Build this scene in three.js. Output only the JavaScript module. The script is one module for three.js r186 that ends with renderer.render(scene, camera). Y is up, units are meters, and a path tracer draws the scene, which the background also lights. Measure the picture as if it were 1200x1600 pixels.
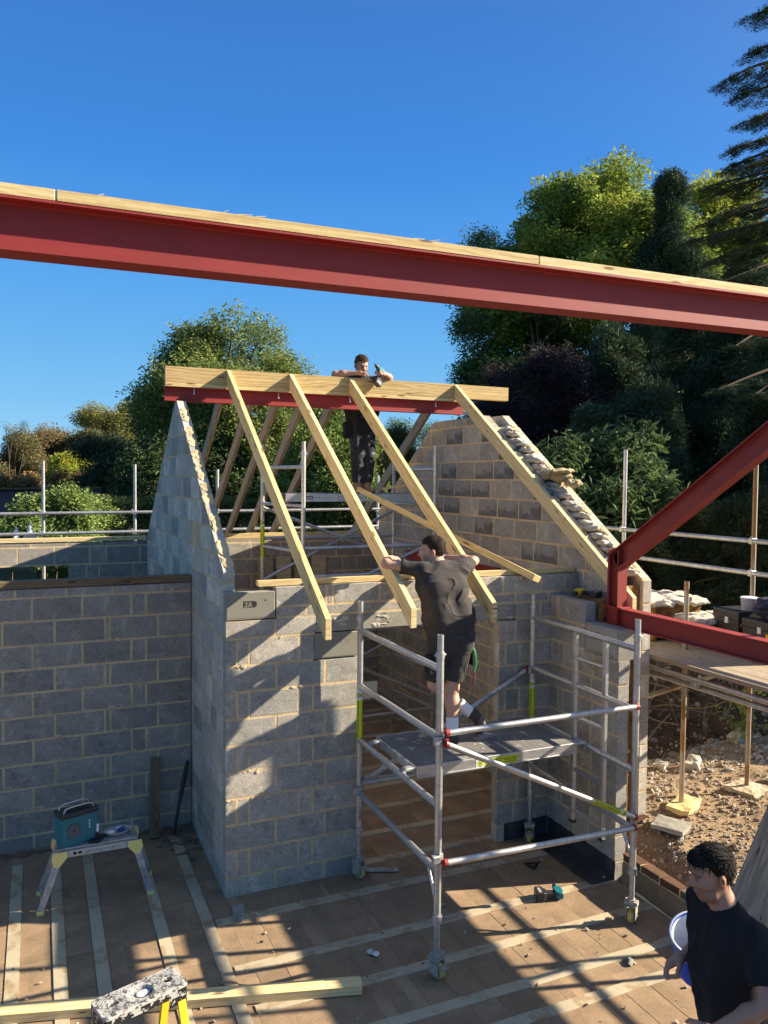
import * as THREE from 'three';
import { mergeGeometries, mergeVertices } from 'three/addons/utils/BufferGeometryUtils.js';

// ---------------------------------------------------------------- camera, sky, sun, exposure
const scene = new THREE.Scene();
const CAM = { yaw: 0.414426, pitch: 0.0408124, roll: 0.0098089, f: 1231.1, h: 3.52 };
const camera = new THREE.PerspectiveCamera(2 * Math.atan(800 / CAM.f) * 180 / Math.PI, 0.75, 0.05, 2000);
const camR = new THREE.Vector3(), camU = new THREE.Vector3(), camF = new THREE.Vector3();
{
  const { yaw, pitch, roll } = CAM;
  camF.set(Math.sin(yaw) * Math.cos(pitch), -Math.sin(pitch), -Math.cos(yaw) * Math.cos(pitch));
  const r = new THREE.Vector3(Math.cos(yaw), 0, Math.sin(yaw)), u = new THREE.Vector3().crossVectors(r, camF);
  camR.copy(r).multiplyScalar(Math.cos(roll)).addScaledVector(u, Math.sin(roll));
  camU.copy(u).multiplyScalar(Math.cos(roll)).addScaledVector(r, -Math.sin(roll));
  const m = new THREE.Matrix4().makeBasis(camR, camU, camF.clone().negate());
  camera.quaternion.setFromRotationMatrix(m);
  camera.position.set(0, CAM.h, 0);
}
const SUN = new THREE.Vector3(3.65, 1.91, 1.0).normalize();
const sun = new THREE.DirectionalLight(new THREE.Color().setRGB(1.0, 0.87, 0.68), 5.0);
sun.target.position.set(2, 1, -6); sun.position.copy(SUN).multiplyScalar(60).add(sun.target.position);
sun.castShadow = true; sun.shadow.mapSize.set(4096, 4096); sun.shadow.radius = 1;
Object.assign(sun.shadow.camera, { left: -22, right: 22, top: 22, bottom: -22, near: 1, far: 140 });
scene.add(sun, sun.target);
{
  const W = 512, H = 256, d = new Float32Array(W * H * 4);
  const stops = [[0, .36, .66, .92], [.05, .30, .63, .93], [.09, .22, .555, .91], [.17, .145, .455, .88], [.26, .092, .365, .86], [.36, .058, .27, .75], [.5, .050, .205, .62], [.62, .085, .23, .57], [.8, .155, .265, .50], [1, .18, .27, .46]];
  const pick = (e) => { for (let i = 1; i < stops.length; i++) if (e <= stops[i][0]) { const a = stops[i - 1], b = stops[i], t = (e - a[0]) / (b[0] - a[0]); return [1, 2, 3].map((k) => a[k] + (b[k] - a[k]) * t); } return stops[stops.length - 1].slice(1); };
  for (let j = 0; j < H; j++) for (let i = 0; i < W; i++) {
    const el = ((j + .5) / H - .5) * Math.PI, az = ((i + .5) / W - .5) * 2 * Math.PI;
    const v = new THREE.Vector3(Math.cos(el) * Math.cos(az), Math.sin(el), Math.cos(el) * Math.sin(az));
    const c = Math.max(-1, Math.min(1, v.dot(SUN)));
    let [r, g, b] = pick(Math.max(0, Math.sin(el)));
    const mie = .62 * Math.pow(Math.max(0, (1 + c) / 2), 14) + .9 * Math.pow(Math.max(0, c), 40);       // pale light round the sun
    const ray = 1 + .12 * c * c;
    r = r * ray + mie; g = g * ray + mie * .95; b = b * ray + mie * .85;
    if (el < 0) { const k = Math.min(1, -el * 14), q = [.10, .095, .08]; r += (q[0] - r) * k; g += (q[1] - g) * k; b += (q[2] - b) * k; }
    d.set([r / 3.0, g / 3.0, b / 3.0, 1], (j * W + i) * 4);
  }
  const t = new THREE.DataTexture(d, W, H, THREE.RGBAFormat, THREE.FloatType);
  t.mapping = THREE.EquirectangularReflectionMapping; t.magFilter = THREE.LinearFilter; t.minFilter = THREE.LinearFilter; t.needsUpdate = true;
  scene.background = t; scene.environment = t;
}
const renderer = new THREE.WebGLRenderer({ antialias: true });
renderer.toneMapping = THREE.LinearToneMapping;
renderer.toneMappingExposure = 3.0;
renderer.shadowMap.enabled = true; renderer.shadowMap.type = THREE.PCFSoftShadowMap;

// ---------------------------------------------------------------- random, noise, textures
function rng(seed) { let a = seed >>> 0; return () => { a |= 0; a = a + 0x6D2B79F5 | 0; let t = Math.imul(a ^ a >>> 15, 1 | a); t = t + Math.imul(t ^ t >>> 7, 61 | t) ^ t; return ((t ^ t >>> 14) >>> 0) / 4294967296; }; }
const rnd = rng(7), rr = (a, b, r = rnd) => a + (b - a) * r(), pickOf = (l, r = rnd) => l[Math.floor(r() * l.length) % l.length];
const V = (x, y, z) => new THREE.Vector3(x, y, z), cl = (x, a = 0, b = 1) => Math.min(b, Math.max(a, x)), mixn = (a, b, t) => a + (b - a) * t, sstep = (a, b, x) => { const t = cl((x - a) / (b - a)); return t * t * (3 - 2 * t); };
function field(N, px, py, oct, gain, seed) {                       // tileable value noise, 0..1
  const out = new Float32Array(N * N); let amp = 1, sum = 0;
  for (let o = 0; o < oct; o++) {
    const PX = Math.min(N, px << o), PY = Math.min(N, py << o), r = rng(seed + o * 131), L = new Float32Array(PX * PY); for (let i = 0; i < L.length; i++) L[i] = r();
    for (let y = 0; y < N; y++) {
      const fy = y * PY / N, y0 = Math.floor(fy), ty = fy - y0, sy = ty * ty * (3 - 2 * ty), a = (y0 % PY) * PX, b = ((y0 + 1) % PY) * PX;
      for (let x = 0; x < N; x++) { const fx = x * PX / N, x0 = Math.floor(fx), tx = fx - x0, sx = tx * tx * (3 - 2 * tx), x1 = (x0 + 1) % PX; out[y * N + x] += amp * mixn(mixn(L[a + x0], L[a + x1], sx), mixn(L[b + x0], L[b + x1], sx), sy); }
    }
    sum += amp; amp *= gain;
  }
  for (let i = 0; i < out.length; i++) out[i] /= sum; return out;
}
const N = 1024, F = { soft: field(N, 4, 4, 5, .55, 11), mid: field(N, 24, 24, 4, .6, 23), fine: field(N, 160, 160, 3, .8, 37), grit: field(N, 512, 512, 1, 1, 41), streak: field(N, 3, 90, 5, .62, 53), soft2: field(N, 6, 6, 4, .5, 67), blot: field(N, 9, 9, 5, .6, 79) };
function tex(w, h, f, srgb = true) {
  const d = new Uint8Array(w * h * 4);
  for (let y = 0; y < h; y++) for (let x = 0; x < w; x++) { const c = f(x, y), i = (y * w + x) * 4; if (typeof c === 'number') d[i] = d[i + 1] = d[i + 2] = cl(c) * 255; else { d[i] = cl(c[0]) * 255; d[i + 1] = cl(c[1]) * 255; d[i + 2] = cl(c[2]) * 255; } d[i + 3] = 255; }
  const t = new THREE.DataTexture(d, w, h, THREE.RGBAFormat); t.wrapS = t.wrapT = THREE.RepeatWrapping; t.magFilter = THREE.LinearFilter; t.minFilter = THREE.LinearMipmapLinearFilter; t.generateMipmaps = true;
  if (srgb) t.colorSpace = THREE.SRGBColorSpace; t.needsUpdate = true; return t;
}
const sz = (t, u, v = u) => { t.repeat.set(1 / u, 1 / v); return t; };
const again = (t, u, v = u) => { const c = t.clone(); c.needsUpdate = true; return sz(c, u, v); };
const at2 = (f, x, y) => f[((y % N + N) % N) * N + ((x % N + N) % N)];
function mat(o) { const m = new (o.transmission || o.specularIntensity !== undefined ? THREE.MeshPhysicalMaterial : THREE.MeshStandardMaterial)(); const { rgb, ...rest } = o; m.setValues({ roughness: .85, metalness: 0, ...rest }); if (rgb) m.color.setRGB(...rgb); m.side = THREE.DoubleSide; return m; }
const tint = (m, k, rgb = [1, 1, 1]) => { const c = m.clone(); c.color.setRGB(m.color.r * k * rgb[0], m.color.g * k * rgb[1], m.color.b * k * rgb[2]); return c; };

const M = {};
{
  // dense concrete block: grey with pale and dark aggregate, pitted
  const blockF = (x, y) => { const s = at2(F.soft, x, y) - .5, g = at2(F.fine, x, y) - .5, k = at2(F.grit, x, y), m = at2(F.mid, x, y) - .5; const sm = sstep(.60, .72, at2(F.blot, x, y)), dk = sstep(.62, .75, at2(F.blot, x + 400, y + 300)); let v = .595 + s * .13 + g * .42 + m * .07 + sm * .07 - dk * .06; if (k > .93) v += .20; if (k < .07) v -= .28; return [v * 1.0, v * .985, v * .955]; };
  const bmap = sz(tex(N, N, blockF), .8), bbump = sz(tex(N, N, (x, y) => at2(F.fine, x, y) * .6 + at2(F.grit, x, y) * .4 - (at2(F.grit, x + 3, y + 7) < .06 ? .6 : 0), false), .8);
  const base = mat({ map: bmap, bumpMap: bbump, bumpScale: .0035, roughness: .95, rgb: [1.24, 1.17, 1.05] });
  M.block = [1, .86, 1.08, .94, .78, 1.14].map((k, i) => tint(base, k, [[1, 1, 1], [.97, 1, 1.04], [1.02, 1, .97], [1, .99, .98], [.97, 1, 1.03], [1.01, 1, .98]][i]));
  M.mixBlock = [.78, .98, 1.12, 1.24, 1.4, 1.05, 1.32].map((k, i) => tint(base, k, [[1.02, 1, .99], [.99, 1, 1], [1.02, 1, .97], [1, 1, 1], [1.02, 1, .96], [.98, 1, 1.02], [1, .99, .97]][i]));
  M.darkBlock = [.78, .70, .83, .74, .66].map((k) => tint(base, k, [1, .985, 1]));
  M.stain = [0, 1, 2].map((n) => { const t = tex(512, 256, (x, y) => { const b = blockF(x * 1.1 | 0, y * 1.1 | 0), e = at2(F.blot, x + n * 311, y + n * 173) * .9 + at2(F.soft2, x + n * 200, y + 40) * .5; const h = y / 256; const k = sstep(-.08, .26, e - .52 - h * [.62, .80, .50][n] + (n === 2 ? .12 * Math.cos(x / 512 * 6.28 * 1) : 0) + .16); return b.map((c) => c * (1 - .27 * k)); }); sz(t, .45, .225); return mat({ map: t, bumpMap: bbump, bumpScale: .003, roughness: .93, rgb: [.84, .85, .86] }); });
  M.pale = tint(base, 1.22, [1.02, 1, .95]);
  M.mortar = mat({ map: sz(tex(512, 512, (x, y) => { const s = at2(F.soft, x * 2, y * 2) - .5, g = at2(F.fine, x, y) - .5, b = at2(F.blot, x, y) - .5; const v = 1 + s * .25 + g * .3 + b * .2; return [.80 * v, .71 * v, .555 * v]; }), .6), bumpMap: again(bbump, .4), bumpScale: .004, roughness: .97, rgb: [1, 1, 1] });
  M.padstone = mat({ map: sz(tex(512, 512, (x, y) => { const v = .55 + (at2(F.soft, x, y) - .5) * .22 + (at2(F.fine, x, y) - .5) * .14 - (at2(F.grit, x, y) > .975 ? .22 : 0); return [v, v * .98, v * .91]; }), .7), bumpMap: again(bbump, .8), bumpScale: .0015, roughness: .92 });
  // sawn softwood, grain along u
  const wood = (a, b, knots, seed) => { const r = rng(seed), ks = []; for (let i = 0; i < knots; i++) ks.push([r() * N, r() * 256, 5 + r() * 9]); return tex(N, 256, (x, y) => { let wob = (at2(F.soft, x, y * 2) - .5) * 130, kd = 0, dk = 0; for (const [kx, ky, kr] of ks) { let dx = Math.abs(x - kx); dx = Math.min(dx, N - dx) / 2.6; let dy = y - ky; const d = Math.hypot(dx, dy); wob += 26 * Math.exp(-d / 18) * Math.sign(dy || 1); if (d < kr) dk = Math.max(dk, 1 - d / kr); } const g = Math.sin((y + wob) * .19) * .5 + .5, s = at2(F.streak, x, y * 4) - .5, n = at2(F.fine, x, y) - .5; const t = cl(g * .5 + s * 1.1 + .1 + n * .25); let c = [0, 1, 2].map((i) => mixn(a[i], b[i], t)); c = c.map((q, i) => q * (1 - .55 * sstep(0, .7, dk) * [.8, 1, 1.2][i])); return c; }); };
  const wb = sz(tex(N, 256, (x, y) => at2(F.streak, x, y * 4) * .7 + at2(F.fine, x, y) * .3, false), 2.2, .3);
  M.pine = mat({ map: sz(wood([.89, .81, .61], [.76, .64, .42], 7, 3), 2.2, .3), bumpMap: wb, bumpScale: .0012, roughness: .8 });
  M.pineB = mat({ map: sz(wood([.85, .765, .55], [.69, .57, .37], 12, 9), 2.6, .3), bumpMap: wb, bumpScale: .0012, roughness: .82 });
  M.pineRidge = mat({ map: sz(wood([.80, .70, .48], [.57, .455, .28], 5, 19), 3.1, .27), bumpMap: wb, bumpScale: .001, roughness: .8 });
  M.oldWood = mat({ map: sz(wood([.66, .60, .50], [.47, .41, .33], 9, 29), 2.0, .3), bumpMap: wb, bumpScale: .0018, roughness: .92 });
  M.plate = mat({ map: sz(wood([.50, .42, .31], [.33, .265, .19], 6, 39), 2.0, .25), bumpMap: wb, bumpScale: .0015, roughness: .9 });
  M.sheathing = mat({ map: sz(wood([.74, .68, .57], [.62, .55, .44], 4, 49), 1.6, .5), bumpMap: wb, bumpScale: .0008, roughness: .88 });
  // red oxide primer on steel
  const redF = (k) => tex(512, 512, (x, y) => { const v = 1 + (at2(F.soft, x, y) - .5) * .16 + (at2(F.fine, x, y) - .5) * .05 + (at2(F.blot, x * 2, y) - .5) * .08; const sc = (at2(F.grit, x, y) > .995 ? .2 : 0) + sstep(.70, .78, at2(F.streak, x * 2, y * 3) * .75 + at2(F.blot, x, y) * .3) * .10; return [.545 * v * k + sc, .16 * v * k + sc * .8, .145 * v * k + sc * .7]; });
  M.steel = mat({ map: sz(redF(1), 1.2), roughness: .62, bumpMap: again(bbump, .3), bumpScale: .0003 });
  // aluminium and galvanised tube
  const metalF = (a, k) => tex(512, 512, (x, y) => { const v = a + (at2(F.streak, x, y) - .5) * k + (at2(F.blot, x, y) - .5) * k * 1.2 - (at2(F.grit, x, y) > .97 ? .12 : 0); return [v, v, v * .99]; });
  const mr = sz(tex(512, 512, (x, y) => .52 + (at2(F.blot, x, y) - .5) * .5, false), .3);
  M.alu = mat({ map: sz(metalF(.74, .16), .35, 1.1), metalness: .75, roughness: .42 });
  M.aluDull = mat({ map: sz(metalF(.66, .3), .35), metalness: .6, roughness: .55 });
  M.galv = mat({ map: sz(metalF(.68, .2), .4, 1.1), metalness: .7, roughness: .48 });
  M.rustTube = mat({ map: sz(tex(256, 512, (x, y) => { const k = sstep(.45, .62, at2(F.blot, x, y) * .7 + at2(F.soft, x, y * 2) * .35); return [mixn(.66, .58, k), mixn(.64, .44, k), mixn(.58, .29, k)]; }), .3, 1.6), metalness: .45, roughness: .6 });
  M.zinc = mat({ rgb: [.62, .62, .63], metalness: .8, roughness: .4 });
  M.darkSteel = mat({ rgb: [.06, .06, .06], metalness: .3, roughness: .6 });
  M.castor = mat({ map: sz(metalF(.66, .3), .2), roughness: .8, rgb: [.80, .73, .60] });
  M.tyreYellow = mat({ rgb: [.55, .40, .10], roughness: .7 });
  M.deck = mat({ map: sz(tex(N, N, (x, y) => { const s = at2(F.soft, x, y) - .5, b = at2(F.streak, y, x) - .5, q = sstep(.60, .72, at2(F.blot, x, y)); let v = .40 + s * .16 + b * .14 + q * .22 + (at2(F.fine, x, y) - .5) * .14; return [v, v * .98, v * .94]; }), 1.1), roughness: .85 });
  // floor: dusty concrete blocks and beams
  M.floorBlock = [0, 1, 2].map((n) => mat({ map: sz(tex(512, 512, (x, y) => { const s = at2(F.soft, x + n * 201, y * 1 + n * 77) - .5, b = at2(F.blot, x, y + n * 301) - .5, g = at2(F.fine, x, y) - .5; const v = 1 + s * .28 + b * .34 + g * .2 - (at2(F.grit, x, y + n) > .985 ? .25 : 0); return [.575 * v, .485 * v, .38 * v]; }), .9), bumpMap: again(bbump, .6), bumpScale: .004, roughness: .97, rgb: [1, .98, .95] }));
  M.floorFill = mat({ map: again(M.floorBlock[0].map, .7), bumpMap: again(bbump, .5), bumpScale: .004, roughness: 1, rgb: [.97, .96, .95] });
  M.beam = mat({ map: sz(tex(512, 512, (x, y) => { const s = at2(F.soft, x, y) - .5, b = sstep(.55, .7, at2(F.blot, x, y)), g = at2(F.fine, x, y) - .5; const v = .66 + s * .16 + g * .12; return [v * mixn(1.04, .92, b), v * mixn(.96, .79, b), v * mixn(.80, .6, b)]; }), .8), bumpMap: again(bbump, .6), bumpScale: .003, roughness: .95 });
  M.soil = mat({ map: sz(tex(N, N, (x, y) => { const s = at2(F.soft, x, y) - .5, b = at2(F.blot, x, y) - .5, g = at2(F.grit, x, y) - .5, f = at2(F.fine, x, y) - .5; const v = 1 + s * .5 + b * .5 + g * .4 + f * .5; return [.36 * v, .265 * v, .165 * v]; }), 1.7), bumpMap: again(bbump, .5), bumpScale: .02, roughness: 1 });
  M.gravelBase = mat({ map: sz(tex(N, N, (x, y) => { const s = at2(F.soft, x, y) - .5, b = at2(F.fine, x, y) - .5, g = at2(F.grit, x, y) - .5, f = at2(F.mid, x, y) - .5; const v = 1 + s * .3 + b * .7 + g * .3 + f * .5; return [.66 * v, .56 * v, .435 * v]; }), 1.6), bumpMap: again(bbump, .7), bumpScale: .02, roughness: 1 });
  M.grassland = mat({ map: sz(tex(512, 512, (x, y) => { const v = 1 + (at2(F.fine, x, y) - .5) * .8 + (at2(F.soft, x, y) - .5) * .4; return [.25 * v, .28 * v, .13 * v]; }), 3), roughness: 1 });
  M.stone = [[.42, .35, .26], [.52, .46, .38], [.33, .26, .18], [.45, .34, .23], [.26, .21, .16]].map((c) => mat({ rgb: c.map((q) => q * .8), roughness: .95 }));
  M.brick = [[.36, .125, .075], [.42, .17, .10], [.31, .11, .07], [.44, .22, .14]].map((c) => mat({ map: again(M.floorBlock[1].map, .4), rgb: c.map((q, i) => q * [2.5, 4.6, 6.8][i] * .5), bumpMap: again(bbump, .4), bumpScale: .004, roughness: .95 }));
  M.dpc = mat({ map: sz(tex(256, 256, (x, y) => { const v = .22 + (at2(F.soft, x * 2, y * 2) - .5) * .16 + sstep(.6, .75, at2(F.blot, x, y)) * .12; return [v, v, v * 1.05]; }), .5), roughness: .5 });
  M.wool = mat({ map: sz(tex(512, 512, (x, y) => { const s = at2(F.blot, x, y) - .5, f = at2(F.streak, x, y) - .5; const v = 1 + s * .25 + f * .3; return [.86 * v, .78 * v, .61 * v]; }), .5), bumpMap: again(bbump, .3), bumpScale: .02, roughness: 1 });
  M.woolBrown = mat({ map: sz(tex(512, 512, (x, y) => { const s = at2(F.blot, x, y) - .5, f = at2(F.streak, x, y) - .5; const v = 1 + s * .3 + f * .55; return [.62 * v, .45 * v, .25 * v]; }), .5), bumpMap: again(bbump, .3), bumpScale: .015, roughness: 1 });
  M.woolWhite = mat({ rgb: [.84, .77, .63], bumpMap: again(bbump, .25), bumpScale: .015, roughness: 1 });
  M.black = mat({ rgb: [.018, .018, .02], roughness: .55 }); M.blackPlastic = mat({ rgb: [.025, .025, .027], roughness: .42 });
  M.teal = mat({ rgb: [.012, .15, .18], roughness: .4 }); M.yellow = mat({ rgb: [.80, .50, .02], roughness: .42 }); M.safety = mat({ rgb: [.78, .66, .22], roughness: .5 });
  M.red = mat({ rgb: [.30, .025, .025], roughness: .45 }); M.white = mat({ rgb: [.78, .78, .76], roughness: .6 }); M.greyPlastic = mat({ rgb: [.30, .31, .33], roughness: .5 });
  M.bark = mat({ map: again(M.oldWood.map, .8, .4), rgb: [.32, .27, .22], roughness: .95 }); M.barkPale = mat({ map: again(M.oldWood.map, .8, .4), rgb: [.55, .5, .42], roughness: .95 });
}

// ---------------------------------------------------------------- naming and grouping
const used = {};
function numbered(n) { const k = used[n] = (used[n] || 0) + 1; return k === 1 ? n : `${n}_${String(k - 1).padStart(3, '0')}`; }
function shade(o) { o.castShadow = true; o.receiveShadow = true; return o; }
function thing(name, label, category, [x, y, z] = [0, 0, 0], turn = 0, group) {
  const o = new THREE.Group(); o.name = numbered(name); o.position.set(x, y, z); o.rotation.y = turn; o.userData = { label, category }; if (group) o.userData.group = group; scene.add(o); return o;
}
function part(t, name, geo, m, own = false) {                          // own: geometry already in the thing's own axes
  if (Array.isArray(geo)) geo = join(geo);
  if (!own) { let r = t; while (r.parent && r.parent !== scene) r = r.parent; r.updateMatrix(); geo.applyMatrix4(r.matrix.clone().invert()); }
  const o = shade(new THREE.Mesh(geo, m)); o.name = name; t.add(o); return o;
}
function single(name, label, category, geo, m, group, at) {
  if (Array.isArray(geo)) geo = join(geo);
  const o = shade(new THREE.Mesh(geo, m)); o.name = numbered(name); o.userData = { label, category }; if (group) o.userData.group = group;
  geo.computeBoundingBox(); const b = geo.boundingBox, c = at || [(b.min.x + b.max.x) / 2, b.min.y, (b.min.z + b.max.z) / 2]; geo.translate(-c[0], -c[1], -c[2]); o.position.set(...c); scene.add(o); return o;
}
function setting(name, geo, m, kind = 'structure', label) { if (Array.isArray(geo)) geo = join(geo); const o = shade(new THREE.Mesh(geo, m)); o.name = numbered(name); o.userData = { kind }; if (label) o.userData.label = label; scene.add(o); return o; }
function copyOf(o, label, [x, y, z], turn, scale) { const c = o.clone(); c.name = numbered(o.name.replace(/_\d+$/, '')); c.userData = { ...o.userData, label }; c.position.set(x, y, z); if (turn !== undefined) c.rotation.y = turn; if (scale) c.scale.setScalar(scale); scene.add(c); return c; }

// ---------------------------------------------------------------- geometry
function clean(g) { if (g.index) g = g.toNonIndexed(); for (const k of Object.keys(g.attributes)) if (!['position', 'normal', 'uv', 'color'].includes(k)) g.deleteAttribute(k); if (!g.attributes.normal) g.computeVertexNormals(); if (!g.attributes.uv) g.setAttribute('uv', new THREE.BufferAttribute(new Float32Array(g.attributes.position.count * 2), 2)); g.morphAttributes = {}; return g; }
function join(l) { l = l.map(clean); const anyC = l.some((g) => g.attributes.color); if (anyC) for (const g of l) if (!g.attributes.color) g.setAttribute('color', new THREE.BufferAttribute(new Float32Array(g.attributes.position.count * 3).fill(1), 3)); return l.length === 1 ? l[0] : mergeGeometries(l, false); }
function boxUV(g, r = rnd, grain) {                                    // uv in metres by the direction a face looks; grain: axis that u follows
  g = clean(g); const p = g.attributes.position, n = g.attributes.normal, uv = g.attributes.uv, ou = r() * 9, ov = r() * 9;
  for (let i = 0; i < p.count; i++) {
    const a = [p.getX(i), p.getY(i), p.getZ(i)], k = [Math.abs(n.getX(i)), Math.abs(n.getY(i)), Math.abs(n.getZ(i))];
    const d = k[0] >= k[1] && k[0] >= k[2] ? 0 : k[1] >= k[2] ? 1 : 2; let u, v;
    if (grain !== undefined) { if (d === grain) { u = a[(d + 1) % 3] * .3; v = a[(d + 2) % 3]; } else { u = a[grain]; v = a[3 - grain - d] + d * .37; } } else { u = d === 0 ? a[2] : a[0]; v = d === 1 ? a[2] : a[1]; }
    uv.setXY(i, u + ou, v + ov);
  }
  return g;
}
function prism(poly, t, c = 0, back = 0) {                             // convex outline in x,y, from z = -t to 0, edges chamfered by c
  const n = poly.length, area = poly.reduce((s, p, i) => { const q = poly[(i + 1) % n]; return s + p[0] * q[1] - q[0] * p[1]; }, 0); if (area < 0) poly = poly.slice().reverse();
  const inset = (d) => poly.map((p, i) => { const a = poly[(i + n - 1) % n], b = poly[(i + 1) % n]; let e1 = [p[0] - a[0], p[1] - a[1]], e2 = [b[0] - p[0], b[1] - p[1]]; const l1 = Math.hypot(...e1) || 1, l2 = Math.hypot(...e2) || 1; const n1 = [-e1[1] / l1, e1[0] / l1], n2 = [-e2[1] / l2, e2[0] / l2]; const k = 1 + n1[0] * n2[0] + n1[1] * n2[1]; const s = d / Math.max(.3, k); return [p[0] + (n1[0] + n2[0]) * s, p[1] + (n1[1] + n2[1]) * s]; });
  const rings = c > 0 ? [[inset(c), 0], [poly, -c], [poly, -t + c], [inset(c), -t]] : [[poly, 0], [poly, -t]];
  const pos = []; const tri = (a, b, d) => pos.push(...a, ...b, ...d), P = (r, i) => [rings[r][0][i][0], rings[r][0][i][1], rings[r][1]], L = rings.length - 1;
  for (let i = 1; i < n - 1; i++) { tri(P(0, 0), P(0, i), P(0, i + 1)); tri(P(L, 0), P(L, i + 1), P(L, i)); }
  for (let r = 0; r < L; r++) for (let i = 0; i < n; i++) { const j = (i + 1) % n; tri(P(r, i), P(r + 1, i), P(r + 1, j)); tri(P(r, i), P(r + 1, j), P(r, j)); }
  const g = new THREE.BufferGeometry(); g.setAttribute('position', new THREE.BufferAttribute(new Float32Array(pos), 3)); g.computeVertexNormals(); return clean(g);
}
const rect = (w, h) => [[-w / 2, -h / 2], [w / 2, -h / 2], [w / 2, h / 2], [-w / 2, h / 2]];
function box(w, h, d, c = .003, r = rnd, grain) { return boxUV(prism(rect(w, h), d, Math.min(c, w / 4, h / 4, d / 4)).translate(0, 0, d / 2), r, grain); }
const boxAt = (x0, x1, y0, y1, z0, z1, c = .003, grain) => box(x1 - x0, y1 - y0, z1 - z0, c, rnd, grain).translate((x0 + x1) / 2, (y0 + y1) / 2, (z0 + z1) / 2);
function alongZ(a, b, up = V(0, 1, 0)) { const z = b.clone().sub(a).normalize(), x = new THREE.Vector3().crossVectors(up, z); if (x.lengthSq() < 1e-6) x.set(1, 0, 0); x.normalize(); const y = new THREE.Vector3().crossVectors(z, x); return new THREE.Matrix4().makeBasis(x, y, z).setPosition(a); }
function timber(a, b, w, h, o = {}) {                                   // bar from a to b: w across, h up
  const L = a.distanceTo(b), g = box(w, h, L, o.c ?? .003, rnd, 2); g.translate(0, 0, L / 2); return g.applyMatrix4(alongZ(a, b, o.up));
}
function tube(a, b, r, seg = 12, r2 = r) { const L = a.distanceTo(b), g = new THREE.CylinderGeometry(r2, r, L, seg, 1); const uv = g.attributes.uv, p = g.attributes.position; const o = rnd() * 5; for (let i = 0; i < uv.count; i++) uv.setXY(i, uv.getX(i) * 6.283 * r + o, p.getY(i) + o); g.rotateX(Math.PI / 2).translate(0, 0, L / 2); return clean(g).applyMatrix4(alongZ(a, b)); }
function pipe(a, b, r, seg = 14) {                                      // an open-ended tube with a wall
  const L = a.distanceTo(b), pts = [[r - .004, 0], [r, 0], [r, L], [r - .004, L], [r - .004, L - .12], [0, L - .12]].map(([x, y]) => new THREE.Vector2(x, y)); const g = new THREE.LatheGeometry(pts, seg); const uv = g.attributes.uv, p = g.attributes.position, o = rnd() * 5; for (let i = 0; i < uv.count; i++) uv.setXY(i, uv.getX(i) * 6.283 * r + o, p.getY(i) + o); g.rotateX(Math.PI / 2); return toCrease(g).applyMatrix4(alongZ(a, b));
}
function toCrease(g) { g = g.toNonIndexed ? g.toNonIndexed() : g; g.computeVertexNormals(); return clean(g); }
function bent(points, r, seg = 24, rs = 8) { const g = new THREE.TubeGeometry(new THREE.CatmullRomCurve3(points), seg, r, rs, false); return clean(g); }
function lathe(pts, seg = 20) { return clean(new THREE.LatheGeometry(pts.map(([x, y]) => new THREE.Vector2(x, y)), seg)); }
function iBeam(L, h, b, tw, tf) {                                       // I section in x,y, length along +z
  const s = new THREE.Shape(); const r = .008; const hw = tw / 2, hb = b / 2, hh = h / 2; const pts = [[-hb, -hh], [hb, -hh], [hb, -hh + tf], [hw + r, -hh + tf], [hw, -hh + tf + r], [hw, hh - tf - r], [hw + r, hh - tf], [hb, hh - tf], [hb, hh], [-hb, hh], [-hb, hh - tf], [-hw - r, hh - tf], [-hw, hh - tf - r], [-hw, -hh + tf + r], [-hw - r, -hh + tf], [-hb, -hh + tf]];
  pts.forEach(([x, y], i) => i ? s.lineTo(x, y) : s.moveTo(x, y)); s.closePath();
  return boxUV(new THREE.ExtrudeGeometry(s, { depth: L, bevelEnabled: true, bevelThickness: .001, bevelSize: .001, bevelSegments: 1, steps: 1 }));
}
function roughen(g, amp, f, seed = 0) {                                 // push points about with smooth noise so that shared points stay together
  const p = g.attributes.position; const h = (x, y, z) => Math.sin(x * 1.7 * f + seed) * Math.cos(y * 2.3 * f + seed * 1.3) + Math.sin(z * 1.9 * f + y * 1.1 * f + seed * 2.1) * .8 + Math.sin((x + y - z) * 4.1 * f + seed) * .5;
  for (let i = 0; i < p.count; i++) { const x = p.getX(i), y = p.getY(i), z = p.getZ(i); p.setXYZ(i, x + amp * h(x, y, z), y + amp * h(y + 3, z, x), z + amp * h(z, x + 5, y)); }
  g.computeVertexNormals(); return g;
}
function soft(g, amp, f, seed, amp2 = 0) {                              // the same with rounded, shared normals
  g = g.clone(); for (const k of ['uv', 'normal']) g.deleteAttribute(k); g = roughen(mergeVertices(g, 1e-4), amp, f, seed); if (amp2) roughen(g, amp2, f * 3.1, seed + 5); g.computeVertexNormals(); return boxUV(g);
}
function clipPoly(poly, planes) { for (const [a, b, c] of planes) { const out = []; for (let i = 0; i < poly.length; i++) { const p = poly[i], q = poly[(i + 1) % poly.length], dp = a * p[0] + b * p[1] - c, dq = a * q[0] + b * q[1] - c; if (dp <= 0) out.push(p); if (dp * dq < 0) { const t = dp / (dp - dq); out.push([p[0] + (q[0] - p[0]) * t, p[1] + (q[1] - p[1]) * t]); } } poly = out; if (poly.length < 3) return []; } return poly.filter((p, i) => { const q = poly[(i + 1) % poly.length]; return Math.hypot(p[0] - q[0], p[1] - q[1]) > .004; }); }
const polyArea = (p) => Math.abs(p.reduce((s, a, i) => { const b = p[(i + 1) % p.length]; return s + a[0] * b[1] - b[0] * a[1]; }, 0) / 2);

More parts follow.
